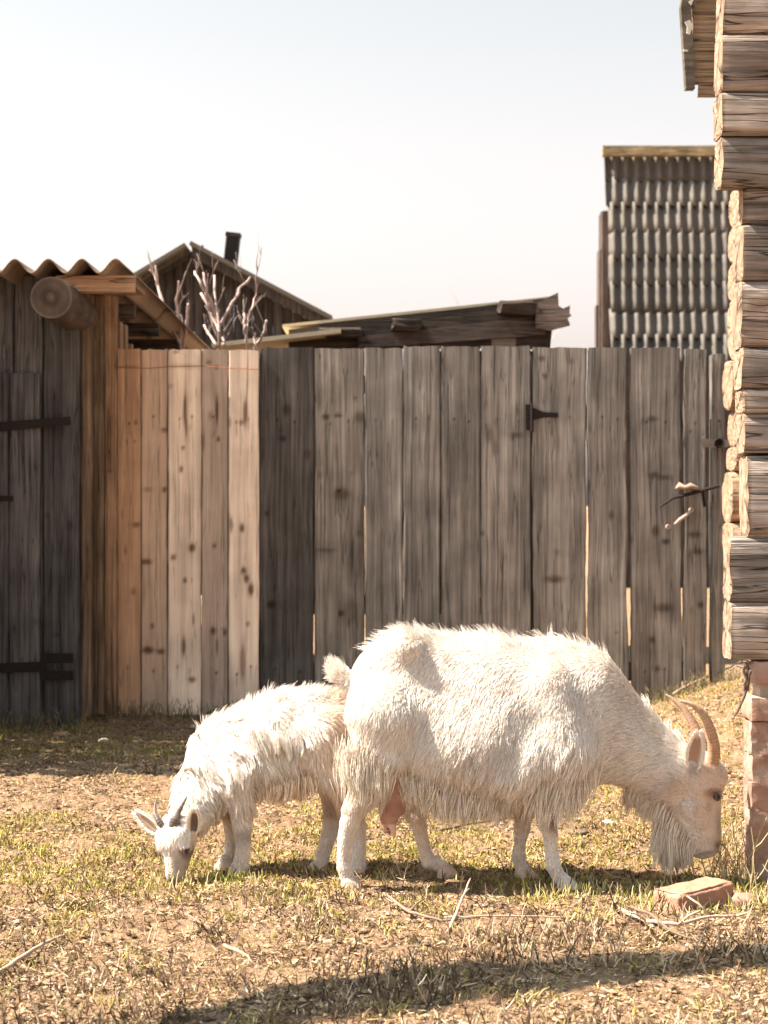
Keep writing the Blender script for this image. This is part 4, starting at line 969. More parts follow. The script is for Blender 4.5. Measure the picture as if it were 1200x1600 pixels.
USE_CURVES = True
def fur_object(name, parent, pts, rad, col):
    """pts (n,K,3) world, rad (n,K), col (n,3)"""
    n, K, _ = pts.shape; off = wloc(parent)
    cu = bpy.data.hair_curves.new(name); cu.add_curves([K]*n)
    cu.position_data.foreach_set('vector', (pts-off).astype(np.float32).ravel())
    a = cu.attributes.get('radius') or cu.attributes.new('radius', 'FLOAT', 'POINT'); a.data.foreach_set('value', rad.astype(np.float32).ravel())
    a = cu.attributes.new('col', 'FLOAT_COLOR', 'CURVE'); c = np.ones((n, 4), np.float32); c[:, :3] = col; a.data.foreach_set('color', c.ravel())
    cu.materials.append(M_fur); o = bpy.data.objects.new(name, cu); COL.objects.link(o); o.parent = parent
    return o
def make_fur(V, Q, sdf, n, comb, length, lift, colf, keep, K=7, wave=.0, clump=.6, nper=22, grav=.10, seed=0, rr=.00085):
    """strands on a body mesh; comb(p)->direction, length(p)->metres"""
    rs = np.random.RandomState(seed)
    A = V[Q[:, 0]]; B = V[Q[:, 1]]; C = V[Q[:, 2]]; D_ = V[Q[:, 3]]
    ar = np.linalg.norm(np.cross(C-A, D_-B), axis=1)*.5; ar = ar*keep((A+C)/2)
    f = rs.choice(len(Q), n, p=ar/ar.sum()); u, v = rs.rand(n, 1), rs.rand(n, 1)
    p = (A[f]*(1-u)+B[f]*u)*(1-v)+(D_[f]*(1-u)+C[f]*u)*v
    nr = sdf.grad(p); L_ = length(p, nr)*(.50+.85*rs.rand(n)); cd_ = comb(p, nr)
    cd_ = cd_+(np.stack([fbm(p*14, 100+seed, 2), fbm(p*14, 101+seed, 2), fbm(p*14, 102+seed, 2)], -1)-.5)*1.3*(.35+wave)*np.clip(L_/.03, .15, 1)[:, None]
    cd_ = cd_-nr*(cd_*nr).sum(-1)[:, None]; cd_ /= np.linalg.norm(cd_, axis=1)[:, None]+1e-9
    lf = lift(p, nr)[:, None] if callable(lift) else lift
    d = cd_*(1-lf)+nr*lf+rs.randn(n, 3)*.09*np.clip(L_/.025, .3, 1)[:, None]; d /= np.linalg.norm(d, axis=1)[:, None]
    pts = [p-nr*.002]; x = p
    for k in range(K-1):
        x = x+d*(L_/(K-1))[:, None]; pts.append(x)
        # stay outside the hide, then sag
        ds = sdf.ev(x); push = np.clip(np.minimum(.004+.010*(k/K), L_*.3)-ds, 0, .02)
        x = x+nr*push[:, None]*.7; pts[-1] = x
        wv = (np.stack([fbm(x*38+rs.rand()*0, 110+seed, 2), fbm(x*38, 111+seed, 2), fbm(x*38, 112+seed, 2)], -1)-.5)*wave*1.6*np.clip(L_/.03, .05, 1)[:, None]
        d = d+np.array([0, 0, -1.0])*grav*(.4+k/K)*(L_[:, None]/.05)+cd_*.12+wv; d /= np.linalg.norm(d, axis=1)[:, None]
    pts = np.stack(pts, 1)
    nc = max(1, n//nper); ci = rs.choice(n, nc, replace=False)
    kd = kdtree.KDTree(nc)
    for i, q in enumerate(p[ci]): kd.insert(Vector(q), i)
    kd.balance(); near = np.array([kd.find(Vector(q))[1] for q in p]); cs = pts[ci][near]
    t = np.linspace(0, 1, K)[None, :, None]; w_ = clump*t**1.3*np.clip(L_/.03, .2, 1)[:, None, None]
    Lc = np.minimum(1, L_/np.maximum(L_[ci][near], 1e-4))[:, None, None]
    target = cs[:, :1]+(cs-cs[:, :1])*Lc
    pts = pts*(1-w_)+target*w_
    rad = rr*(1-.75*np.linspace(0, 1, K)[None]**1.5)*(.7+.6*rs.rand(n, 1))
    return pts, np.broadcast_to(rad, (n, K)), colf(p, nr, rs)
def pxy(p):
    """photo columns/rows of a point, measured in the goat's own plane"""
    return p[..., 0]/p[..., 1]*F+600, HY+(HC-p[..., 2])/p[..., 1]*F
def ss(a, b_, x): t = np.clip((x-a)/(b_-a), 0, 1); return t*t*(3-2*t)

def ear_mesh(base, tip, face, width, cup=.35, n=9, th=.003):
    base, tip, face = map(lambda q: np.array(q, float), (base, tip, face)); ax = tip-base; L_ = np.linalg.norm(ax); ax /= L_
    face = face-ax*np.dot(face, ax); face /= np.linalg.norm(face); sd = np.cross(ax, face)
    V = []; C = []
    t = np.linspace(0, 1, n); w_ = width*.5*np.clip(np.sin(np.pi*np.clip(t*.86+.12, 0, 1)), 0, 1)**.55; w_[-1] = width*.14
    m_ = 9; u = np.linspace(-1, 1, m_)
    for layer, o in ((0, 0), (1, -th)):
        for i in range(n):
            for j in range(m_):
                q = base+ax*L_*t[i]+sd*w_[i]*u[j]-face*(cup*w_[i]*(1-u[j]**2))*1.6+face*(o*(1 if abs(u[j]) < .99 else 0)); V.append(q)
                C.append((.46, .31, .25) if (layer == 0 and abs(u[j]) < .55 and .12 < t[i] < .80) else (.82, .72, .63))
    Q = []
    for i in range(n-1):
        for j in range(m_-1):
            a = i*m_+j; Q.append([a, a+m_, a+m_+1, a+1]); a += n*m_; Q.append([a, a+1, a+m_+1, a+m_])
    N0 = n*m_
    for i in range(n-1):
        for j in (0, m_-1): a = i*m_+j; Q.append([a, a+N0, a+m_+N0, a+m_])
    return np.array(V), np.array(Q), np.array(C)
def horn(parent, pts, r0, flat, col, ridges=26, tipcol=None, ridgeamp=.08, n=14):
    pts = np.array(pts, float); m_ = 70; s = np.linspace(0, len(pts)-1, m_)
    # Catmull-Rom
    Pp = np.vstack([2*pts[0]-pts[1], pts, 2*pts[-1]-pts[-2]]); out = []
    for x in s:
        i = min(int(x), len(pts)-2); t = x-i; a, b_, c, d = Pp[i], Pp[i+1], Pp[i+2], Pp[i+3]
        out.append(.5*((2*b_)+(c-a)*t+(2*a-5*b_+4*c-d)*t*t+(-a+3*b_-3*c+d)*t**3))
    tt = np.linspace(0, 1, m_); rad = r0*(1-tt**1.4*.86)*(1+ridgeamp*np.abs(np.sin(tt*ridges*np.pi))*(1-tt)); rad[-1] = r0*.10
    mb = MB(); mb.tube(out, rad, n=n, flat=flat, col=col)
    c = mb.C[0].copy()
    ring = np.repeat(np.abs(np.sin(tt*ridges*np.pi)), n); k = m_*n
    c[:k] = c[:k]*(.62+.45*ring[:, None]) if tipcol is None else (c[:k]*(1-np.repeat(tt, n)[:, None])+np.array(tipcol)*np.repeat(tt, n)[:, None])*(.62+.45*ring[:, None])
    mb.C[0] = c
    return mb.build('horn', M_horn, parent, True)
def eye(parent, c, nrm, r, upv):
    c = np.array(c, float); nrm = np.array(nrm, float); nrm /= np.linalg.norm(nrm)
    th, ph = np.meshgrid(np.linspace(0, 2*np.pi, 19)[:-1], np.linspace(0, np.pi, 11), indexing='ij')
    q = np.stack([np.cos(th)*np.sin(ph), np.sin(th)*np.sin(ph), np.cos(ph)], -1); i, j = np.meshgrid(np.arange(18), np.arange(10), indexing='ij'); i2 = (i+1) % 18
    F_ = np.stack([i*11+j, i*11+j+1, i2*11+j+1, i2*11+j], -1).reshape(-1, 4)
    mb = MB(); mb.add((q*r+c).reshape(-1, 3), F_); e = mb.build('eye', M_eye, parent, True)
    a0 = np.array(upv, float); a0 -= nrm*np.dot(a0, nrm); a0 /= np.linalg.norm(a0); s0 = np.cross(nrm, a0); mb = MB()
    for sg, k_ in ((1, 1.0), (-1, .8)):
        mb = MB(); mb.tube([c+nrm*r*(.62-.25*abs(t)**2)+s0*r*1.15*t+a0*sg*r*(.78*k_)*(1-t*t)**.5 for t in np.linspace(-1, 1, 11)], r*np.array([.12]+[.34]*9+[.12]), n=6, col=(.22, .15, .12) if sg > 0 else (.10, .07, .055), cap=True); mb.build('eyelid', M_skin, parent, True)
    upv = np.array(upv, float); upv -= nrm*np.dot(upv, nrm); upv /= np.linalg.norm(upv); sd = np.cross(nrm, upv)
    mb = MB(); w_ = q[..., :1]*r*.28*nrm+q[..., 1:2]*r*.62*sd+q[..., 2:3]*r*.26*upv+c+nrm*r*.80; mb.add(w_.reshape(-1, 3), F_); mb.build('pupil', M_pupil, e, True)
def hoof(parent, c, ang, s=1.0, col=(.55, .42, .32)):
    """two-toed hoof; c = ground point under the pastern, ang = direction of the toes"""
    mb = MB(); ca, sa = math.cos(ang), math.sin(ang)
    for sd in (-1, 1):
        n = 12; V = []
        for k, (z, f, bk, w_) in enumerate(((0, .040, -.024, .0130), (.008, .038, -.024, .0128), (.022, .026, -.022, .0115), (.034, .014, -.018, .009))):
            for t in np.linspace(0, 2*np.pi, n+1)[:-1]:
                x = math.cos(t); y = math.sin(t); xx = (f if x > 0 else -bk)*abs(x)**.8*(1 if x > 0 else -1); yy = w_*y*(1-.35*max(0, x))
                xx *= s; yy = (yy+sd*.0135)*s; V.append([c[0]+xx*ca-yy*sa, c[1]+xx*sa+yy*ca, c[2]+z*s])
        V.append([c[0], c[1], c[2]+.036*s]); V = np.array(V); Q = []
        for k in range(3):
            for i in range(n): Q.append([k*n+i, k*n+(i+1) % n, (k+1)*n+(i+1) % n, (k+1)*n+i])
        T = [[3*n+i, 3*n+(i+1) % n, 4*n] for i in range(n)]
        mb.add(V, Q, T, col=col)
    return mb.build('hoof', M_horn, parent, True)
def floor_pt(px, D, lift=0): x = PX(px, D); return np.array([x, D, zg(x, D)+lift])

WH = np.array([.90, .835, .765])
# ---------------- the grown goat
GC = 5.15; SC = GC/F
goat = root('goat', (PX(750, GC), GC, 0), 'big white horned nanny goat with beard and udder, grazing by the brick pier', 'goat')
s = Sdf(); r = lambda v: v*SC
def C_(a, b_, ra, rb, ys=1.0, k=.03, sub=False): s.cap(P(a[0], a[1], a[2] if len(a) > 2 else GC), P(b_[0], b_[1], b_[2] if len(b_) > 2 else GC), r(ra), r(rb), ys, k, sub)
C_((634, 1079), (660, 1092), 86, 98, 1.38)
C_((655, 1098), (760, 1116), 102, 116, 1.46)
C_((760, 1116), (845, 1124), 116, 110, 1.42)
C_((845, 1122), (890, 1122), 106, 92, 1.45)
C_((672, 1160), (800, 1166), 62, 76, .70, .08)                       # deep wide belly
for sd in (-1, 1):
    C_((634, 1008, GC+sd*.070), (636, 1012, GC+sd*.098), 19, 18, 1, .05)          # hip point
    C_((580, 1060, GC+sd*.05), (606, 1042, GC+sd*.055), 15, 22, 1, .03)            # pin bone
    C_((856, 1075, GC+sd*.110), (884, 1170, GC+sd*.130), 32, 38, 1.2, .04)         # shoulder blade
C_((900, 1100), (968, 1152), 84, 60, 1.45, .05)
C_((968, 1154), (1038, 1200), 60, 47, 1.25, .03)
C_((905, 1170), (880, 1215), 56, 40, 1.3, .05)                       # brisket
C_((850, 1035), (905, 1050), 34, 30, 2.0, .05)                       # withers
# head
C_((1060, 1208), (1092, 1215), 42, 38, 1.15, .02)
C_((1098, 1212), (1112, 1216), 23, 19, 1.0, .02)                     # frontal bulge
C_((1092, 1235), (1103, 1300), 34, 22, 1.12, .02)                    # face
C_((1103, 1300), (1107, 1322), 21, 16, 1.05, .012)                   # muzzle
C_((1062, 1230), (1088, 1320), 29, 13, 1.25, .02)                    # jaw
C_((1084, 1318), (1098, 1330), 13, 11, 1.1, .012)                    # chin and lip
for sd in (-1, 1):
    C_((1108, 1231, GC+sd*.052), (1118, 1228, GC+sd*.050), 9, 8, 1, .012)   # brow
    C_((1116, 1240, GC+sd*.070), (1116, 1240, GC+sd*.071), 8, 8, 1, .006, True)
    C_((1080, 1262, GC+sd*.045), (1095, 1285, GC+sd*.035), 13, 9, 1, .02)   # cheekbone
# front legs
def leg(pts, k=.012):
    for n_, ((a, ra), (b_, rb)) in enumerate(zip(pts[:-1], pts[1:])): s.cap(a, b_, ra, rb, 1.0, .03 if n_ == 0 else (.012 if n_ == 1 else .0015))
Dn, Df = 5.06, 5.235
def LP(px, py, D): return P(px, py, D)
leg([(LP(884, 1160, 5.07), .075), (LP(866, 1222, 5.06), .043), (LP(856, 1262, 5.055), .026), (LP(857, 1290, 5.055), .025), (LP(860, 1302, 5.055), .0205), (LP(861, 1325, 5.05), .0165), (LP(864, 1352, 5.045), .0195), (floor_pt(872, 5.045, .045), .017), (floor_pt(880, 5.045, .03), .018)])
leg([(LP(850, 1170, 5.22), .070), (LP(830, 1228, 5.23), .040), (LP(819, 1270, 5.235), .024), (LP(816, 1292, 5.235), .024), (LP(812, 1318, 5.235), .016), (LP(810, 1340, 5.235), .019), (floor_pt(813, 5.235, .04), .018), (floor_pt(820, 5.235, .028), .017)])
# hind legs
leg([(LP(606, 1120, 5.07), .120), (LP(602, 1172, 5.065), .085), (LP(580, 1222, 5.06), .050), (LP(558, 1258, 5.06), .031), (LP(546, 1286, 5.06), .026), (LP(539, 1312, 5.06), .0185), (LP(537, 1335, 5.06), .0165), (LP(538, 1354, 5.06), .0195), (floor_pt(543, 5.06, .03), .018)])
leg([(LP(620, 1130, 5.23), .115), (LP(636, 1190, 5.235), .075), (LP(646, 1240, 5.24), .040), (LP(652, 1280, 5.24), .025), (LP(658, 1305, 5.24), .018), (LP(664, 1330, 5.24), .0165), (LP(670, 1346, 5.24), .020), (floor_pt(690, 5.24, .034), .018)])
C_((566, 1068), (544, 1062), 14, 10, 1, .015); C_((544, 1062), (526, 1050), 10, 8, 1, .01); C_((526, 1050), (520, 1040), 8, 6, 1, .01)      # tail stump
for sd in (-1, 1): C_((672, 1060, GC+sd*.215), (684, 1044, GC+sd*.210), 36, 30, 1.0, .07, True)   # hollow of the flank
C_((800, 1190, GC-.262), (828, 1135, GC-.235), 38, 34, 1.0, .05, True)
C_((664, 1150, GC-.25), (668, 1200, GC-.255), 28, 26, 1.0, .05, True)
C_((622, 1225, GC-.16), (640, 1245, GC-.16), 26, 26, 1.0, .04, True)
V, Q = s.mesh(.0075)
ppx, ppy = pxy(V)
col = np.tile(WH*np.array([.95, .86, .80]), (len(V), 1))
def paint(col, f, c): f = np.clip(f, 0, 1)[:, None]; return col*(1-f)+np.array(c)*f
def gau(px, py, rx, ry): return np.exp(-((ppx-px)/rx)**2-((ppy-py)/ry)**2)
col = paint(col, gau(866, 1288, 12, 14)*.8*(V[:, 1] < GC), (.30, .17, .12))
col = paint(col, ss(1165, 1180, ppx*0+1180)*gau(1112, 1225, 26, 20)*.25, (.62, .40, .28))
col = paint(col, (gau(1122, 1322, 7, 6))*.9, (.14, .09, .08)); col = paint(col, gau(1105, 1337, 14, 3.5)*.6, (.22, .14, .12))
col = paint(col, gau(1116, 1240, 14, 9)*.7, (.22, .13, .10))
body = mk('body', V, Q, M_skin, goat, True, col=col)
def comb(p, nr):
    x, y = pxy(p); d = np.zeros_like(p)
    top = ss(.35, .9, nr[:, 2]); tor = np.stack([-.45-.6*top, 0*x, -1+.75*top], -1)
    rump = ss(640, 580, x)[:, None]; tor = tor*(1-rump)+np.array([-.35, 0, -1.0])*rump
    nk = ss(905, 975, x)[:, None]; ndir = np.stack([-.9+0*x, 0*x, -.05-.75*ss(1150, 1230, y-(x-960)*.62)], -1)
    hd = ss(1048, 1075, x)[:, None]; hdir = np.stack([-.55+0*x, 0*x, .65-1.2*ss(1110, 1060, x)*ss(1225, 1280, y)], -1)
    d = tor*(1-nk)+ndir*nk; d = d*(1-hd)+hdir*hd
    lg = (ss(1262, 1290, y)*(x < 1000))[:, None]; d = d*(1-lg)+np.array([0.05, 0, -1.0])*lg
    tl = (ss(548, 536, x)*(y < 1085))[:, None]; d = d*(1-tl)+np.array([-.5, 0, .7])*tl
    return d
def length(p, nr):
    x, y = pxy(p); L_ = .017+.030*ss(1050, 1190, y)+.026*ss(1190, 1245, y)*(x < 860)*(x > 600)
    L_ = L_+.030*np.exp(-((x-885)/38)**2-((y-1215)/34)**2)
    L_ = np.where(y > 1268, .0075, np.where((y > 1240)&(x < 1000), L_*(1-.70*ss(1235, 1268, y)), L_))
    L_ = np.where((y > 1255) & (p[:, 0] > PX(600, GC)) & (x < 845) & (x > 700) & (y < 1300) & (np.abs(p[:, 1]-GC) < .06), .06, L_)
    nk = ss(915, 975, x); L_ = L_*(1-nk)+(.022+.020*ss(1170, 1230, y))*nk
    hd = ss(1045, 1078, x); L_ = L_*(1-hd)+.011*hd; L_ = np.where((x > 1095) & (y > 1225), .006, L_)
    L_ = np.where((x > 1098) & (y < 1228), .020, L_)
    L_ = np.where((x < 550) & (y < 1085), .026, L_); L_ = np.where((x < 600) & (y >= 1085) & (y < 1240), .030, L_)
    return L_
def lift(p, nr):
    x, y = pxy(p); l = .16+0*x; l = np.where(nr[:, 2] > .7, .22, l); l = np.where(x > 1060, .10, l); l = np.where((x < 545) & (y < 1085), .55, l); l = np.where((y > 1240) & (x < 1000), .05, l)
    return l
def colf(p, nr, rs):
    x, y = pxy(p); n = len(p); c = WH*(1+.09*rs.randn(n, 1)); c = np.where((rs.rand(n, 1) < .07)&(nr[:, 2:3] < .6), c*np.array([.62, .52, .45]), c)
    t = fbm(p*7, 130, 3)[:, None]; c = c*(1-.16*np.clip((t-.5)*4, 0, 1))*np.where(t > .5, 1, 1)
    warm = np.clip(.20*ss(1190, 1260, y)*(1-.8*ss(1265, 1290, y))+.12*(rs.rand(n) < .25)+.60*np.exp(-((x-1114)/22)**2-((y-1215)/24)**2)+.28*ss(1085, 1120, x)*(y > 1235)*(y < 1330), 0, .8)[:, None]
    c = c*(1-warm)+np.array([.74, .52, .37])*warm
    dk = (.75*np.exp(-((x-866)/11)**2-((y-1288)/13)**2)*(p[:, 1] < GC)+.9*np.exp(-((x-1123)/6)**2-((y-1322)/6)**2)+.7*np.exp(-((x-1116)/12)**2-((y-1240)/7)**2)+.5*np.exp(-((x-1123)/6)**2-((y-1292)/26)**2)+.45*np.exp(-((x-1108)/5)**2-((y-1262)/14)**2)+.7*np.exp(-((x-1104)/15)**2-((y-1331-(1112-x)*.25)/2.6)**2)+.5*np.exp(-((x-1085)/9)**2-((y-1205)/9)**2))[:, None]
    dk = np.clip(dk, 0, .9); c = c*(1-dk)+np.array([.24, .15, .11])*dk
    return np.clip(c, .02, .92)
def keep(p):
    x, y = pxy(p); k = 1+.0*x
    k = np.where((x-1116)**2+(y-1240)**2 < 7.5**2, 0.0, k)
    k = np.where((x > 1040), 2.2, k); k = np.where((y > 1272) & (x < 1000), 1.6, k)
    k = np.where(p[:, 1] > GC+.03, k*.45, k); return k
pts, rad, cc = make_fur(V, Q, s, 170000, comb, length, lift, colf, keep, wave=.26, clump=.30, nper=11, seed=1, rr=.00070)
# wilder hairs along the back
fur_object('coat', goat, pts, rad, cc)
def keep2(p):
    g_ = s.grad(p); x, y = pxy(p); return np.clip(g_[:, 2]-.6, 0, 1)*(x < 1050)*(x > 540)
pts, rad, cc = make_fur(V, Q, s, 2600, lambda p, n: np.tile([-.8, 0, .3], (len(p), 1)), lambda p, n: .045+0*p[:, 0], .65, colf, keep2, wave=.5, clump=.45, nper=7, grav=.04, seed=2, rr=.0006)
fur_object('back_hair', goat, pts, rad, cc)
# beard
def tassel(parent, name, roots, dirf, L_, n, seed, colr, clump=.7, rr=.00075, wave=.25, K=9, nper=24, sp=(.009, .016, .008)):
    rs = np.random.RandomState(seed); roots = np.array(roots); k = rs.randint(0, len(roots)-1, n); t = rs.rand(n, 1)
    p = roots[k]*(1-t)+roots[k+1]*t+rs.randn(n, 3)*np.array(sp); d = dirf(p)+rs.randn(n, 3)*.10
    l = (L_ if np.isscalar(L_) else np.interp((k+t[:, 0]), np.arange(len(L_)), L_))*(.6+.5*rs.rand(n)); x = p; pts = [p]
    for j in range(K-1):
        d = d+np.array([0, 0, -.30])+(np.stack([fbm(x*30, 140+seed, 2), fbm(x*30, 141+seed, 2), fbm(x*30, 142+seed, 2)], -1)-.5)*wave*2; d /= np.linalg.norm(d, axis=1)[:, None]; x = x+d*(l/(K-1))[:, None]
        x[:, 2] = np.maximum(x[:, 2], .012); pts.append(x)
    pts = np.stack(pts, 1); nc = n//nper; ci = rs.choice(n, nc, replace=False); dd = ((p[:, None]-p[ci][None])**2).sum(-1); nn = dd.argmin(1); w_ = clump*np.linspace(0, 1, K)[None, :, None]**1.2
    pts = pts*(1-w_)+pts[ci][nn]*w_
    rad = np.broadcast_to(rr*(1-.7*np.linspace(0, 1, K)[None])*(.7+.6*rs.rand(n, 1)), (n, K)); c = np.array(colr)*(1+.12*rs.randn(n, 1))
    c = np.where(rs.rand(n, 1) < .18, c*np.array([.55, .50, .46]), c)
    return fur_object(name, parent, pts, rad, np.clip(c, .02, .92))
tassel(goat, 'beard', [P(1036, 1262, GC), P(1052, 1284, GC), P(1066, 1300, GC), P(1080, 1322, GC)], lambda p: np.tile([-.45, 0, -.8], (len(p), 1)), [.150, .150, .115, .05], 3600, 5, WH*np.array([.97, .92, .84]))
tassel(goat, 'throat_hair', [P(985, 1225, GC), P(1010, 1240, GC), P(1035, 1256, GC)], lambda p: np.tile([-.5, 0, -.55], (len(p), 1)), .075, 1500, 6, WH*np.array([1, .94, .86]), clump=.5)
# skirt of long hair under belly and elbow
tassel(goat, 'belly_fringe', [P(632, 1215, GC-.10), P(680, 1236, GC-.11), P(730, 1240, GC-.10), P(790, 1236, GC-.08), P(835, 1225, GC-.06)], lambda p: np.tile([-.25, -.15, -.8], (len(p), 1)), [.045, .06, .075, .065, .045], 9000, 7, WH*np.array([.98, .92, .84]), clump=.5, wave=.30, sp=(.012, .02, .022))
tassel(goat, 'belly_fringe', [P(660, 1230, GC+.02), P(720, 1240, GC+.02), P(790, 1238, GC+.02), P(840, 1225, GC)], lambda p: np.tile([-.2, 0, -.8], (len(p), 1)), .070, 5000, 8, WH*np.array([.90, .74, .60]), clump=.6, wave=.3)
tassel(goat, 'shoulder_fringe', [P(838, 1200, 5.01), P(855, 1222, 5.0), P(880, 1226, 5.005), P(905, 1212, 5.03)], lambda p: np.tile([-.25, -.12, -.9], (len(p), 1)), .070, 3800, 9, WH*np.array([1, .95, .88]), clump=.45, wave=.25, sp=(.028, .008, .035))
tassel(goat, 'thigh_fringe', [P(556, 1180, 5.0), P(568, 1200, 4.985), P(584, 1185, 4.985)], lambda p: np.tile([-.1, -.1, -.9], (len(p), 1)), .065, 2200, 10, WH*np.array([1, .95, .88]), clump=.45, wave=.25, sp=(.030, .008, .035))
mb = MB()
def addear(parent, base, tip, face, wd, fcol=None, inner=None):
    V_, Q_, C2 = ear_mesh(base, tip, face, wd)
    if inner is not None: C2 = np.where((C2[:, :1] < .6), np.array(inner), C2)
    mb = MB(); mb.add(V_, Q_, col=C2 if fcol is None else C2*np.array(fcol)); return mb.build('ear', M_skin, parent, True)
e1 = addear(goat, P(1083, 1204, GC-.062), P(1091, 1144, GC-.100), (.15, -1, .0), .058)
e2 = addear(goat, P(1066, 1192, GC+.060), P(1053, 1144, GC+.105), (.2, 1, .1), .046)
def ear_fuzz(parent, base, tip, wd, n, seed, face=(0, -1, 0)):
    rs = np.random.RandomState(seed); base, tip = np.array(base), np.array(tip); t = rs.rand(n, 1); sd = np.where(rs.rand(n, 1) < .5, -1, 1); a = (tip-base)/np.linalg.norm(tip-base); side_ = np.cross(a, np.array(face, float)); side_ /= np.linalg.norm(side_)
    w_ = wd*.5*np.sin(np.pi*np.clip(t*.9+.1, 0, 1)**.85)**.75*rs.uniform(.75, 1.0, (n, 1)); p = base+(tip-base)*t+side_*w_*sd; d = a*.7+side_*sd*.35+rs.randn(n, 3)*.15
    d /= np.linalg.norm(d, axis=1)[:, None]; K = 4; pts = np.stack([p+d*.013*k/(K-1) for k in range(K)], 1); return fur_object('ear_hair', parent, pts, np.broadcast_to(np.array([.0007, .0006, .0005, .0003])[None], (n, K)), np.clip(WH*(1+.06*rs.randn(n, 1)), 0, .92))
ear_fuzz(goat, P(1083, 1204, GC-.064), P(1091, 1144, GC-.102), .050, 900, 31); ear_fuzz(goat, P(1066, 1192, GC+.060), P(1053, 1144, GC+.105), .046, 900, 32, (0, 1, 0))
HC1 = np.array([.52, .30, .175])
horn(goat, [P(1108, 1204, GC-.030), P(1115, 1180, GC-.040), P(1114, 1158, GC-.050), P(1106, 1130, GC-.058), P(1094, 1111, GC-.062), P(1079, 1100, GC-.064), P(1062, 1095, GC-.062)], .0205, .8, HC1, ridges=30, tipcol=(.50, .33, .22))
horn(goat, [P(1096, 1200, GC+.025), P(1099, 1176, GC+.038), P(1093, 1152, GC+.050), P(1081, 1127, GC+.062), P(1067, 1106, GC+.072), P(1052, 1093, GC+.080), P(1040, 1085, GC+.085)], .0195, .7, HC1*.75, ridges=30, tipcol=(.42, .27, .19))
for sd in (-1, 1): eye(goat, P(1115, 1240, GC)+np.array([0, sd*.0500, 0]), (.35, sd, 0), .0110, (1, 0, .2))
# udder
u = Sdf(); u.cap(P(620, 1205, GC-.05), P(615, 1258, GC-.05), .062, .038, 1.0, .02); u.cap(P(608, 1268, GC-.045), P(607, 1276, GC-.045), .032, .026, 1, .02)
u.cap(P(612, 1285, GC-.055), P(616, 1308, GC-.057), .014, .005, 1, .012); u.cap(P(600, 1280, GC+.02), P(602, 1300, GC+.02), .013, .006, 1, .012)
Vu, Qu = u.mesh(.006); cu_ = np.tile([.42, .235, .195], (len(Vu), 1))*(.75+.5*fbm(Vu*30, 150, 3))[:, None]
sp = vn(Vu*np.array([160, 160, 70]), 151); cu_ = np.where((sp > .86)[:, None], np.array([.12, .05, .05]), cu_); tx = pxy(Vu)[1]; cu_ = np.where((tx > 1288)[:, None], np.array([.75, .5, .42]), cu_)
mk('udder', Vu, Qu, M_skin, goat, True, col=cu_)
hoof(goat, floor_pt(884, 5.045, .0), -.15, 1.12, (.75, .62, .5)); hoof(goat, floor_pt(818, 5.235, .0), .1, 1.05, (.7, .55, .43)); hoof(goat, floor_pt(546, 5.06, .0), -.2, 1.0, (.7, .56, .45)); hoof(goat, floor_pt(696, 5.24, .0), .0, 1.08, (.62, .45, .34))

# ---------------- the young goat
KC = 5.32
kid = root('goat', (PX(430, KC), KC, 0), 'small shaggy white young goat with short grey horns grazing behind the big one', 'goat')
s = Sdf(); SK = KC/F
def K_(a, b_, ra, rb, ys=1.0, k=.025, sub=False): s.cap(P(a[0], a[1], a[2] if len(a) > 2 else KC), P(b_[0], b_[1], b_[2] if len(b_) > 2 else KC), ra*SK, rb*SK, ys, k, sub)
K_((492, 1142), (510, 1146), 54, 48, 1.15); K_((440, 1150), (492, 1142), 62, 55, 1.12); K_((378, 1172), (440, 1152), 58, 62, 1.15)
K_((345, 1172), (378, 1172), 46, 54, 1.35); K_((420, 1182), (480, 1180), 44, 40, .80, .05)
for sd in (-1, 1): K_((480, 1100, KC+sd*.05), (486, 1104, KC+sd*.055), 14, 14, 1, .03)
HK = 5.12
K_((346, 1180, 5.31), (318, 1232, 5.27), 46, 37, 1.25, .03); K_((318, 1232, 5.27), (292, 1280, 5.19), 36, 25, 1.15, .03)
K_((365, 1195, 5.28), (345, 1225, 5.27), 42, 34, 1.1, .03)
K_((526, 1092), (534, 1082), 10, 8, 1, .02)
# head in its own frame: m = towards the muzzle, nf = out of the forehead, lt = to the viewer's right
m_ = np.array([.05, -.18, -.98]); m_ /= np.linalg.norm(m_); nf = np.array([-.50, -.80, .10]); nf -= m_*np.dot(nf, m_); nf /= np.linalg.norm(nf); lt = np.cross(nf, m_)
if lt[0] < 0: lt = -lt
HO = P(272, 1297, HK)
def H(a, b_, c): return HO+m_*a+nf*b_+lt*c
s.cap(H(-.005, -.02, -.012), H(-.005, -.02, .012), .044, .044, 1, .015); s.cap(H(.025, -.004, -.014), H(.025, -.004, .014), .041, .041, 1, .015)
s.cap(H(.04, -.005, 0), H(.125, .004, 0), .038, .021, 1, .018); s.cap(H(.125, .003, -.005), H(.152, .0, .005), .0195, .016, 1, .012)
s.cap(H(.03, -.045, 0), H(.135, -.020, 0), .036, .014, 1, .018)
for sd in (-1, 1):
    s.cap(H(.048, .010, sd*.036), H(.055, .010, sd*.036), .013, .012, 1, .012); s.cap(H(.055, -.012, sd*.030), H(.085, -.014, sd*.022), .022, .018, 1, .015)
    s.cap(H(.061, .006, sd*.058), H(.0615, .006, sd*.058), .012, .012, 1, .005, True)
leg([(LP(372, 1200, 5.24), .058), (LP(376, 1248, 5.235), .033), (LP(379, 1298, 5.225), .021), (LP(380, 1325, 5.22), .0155), (LP(377, 1350, 5.22), .0185), (floor_pt(373, 5.215, .03), .016)])
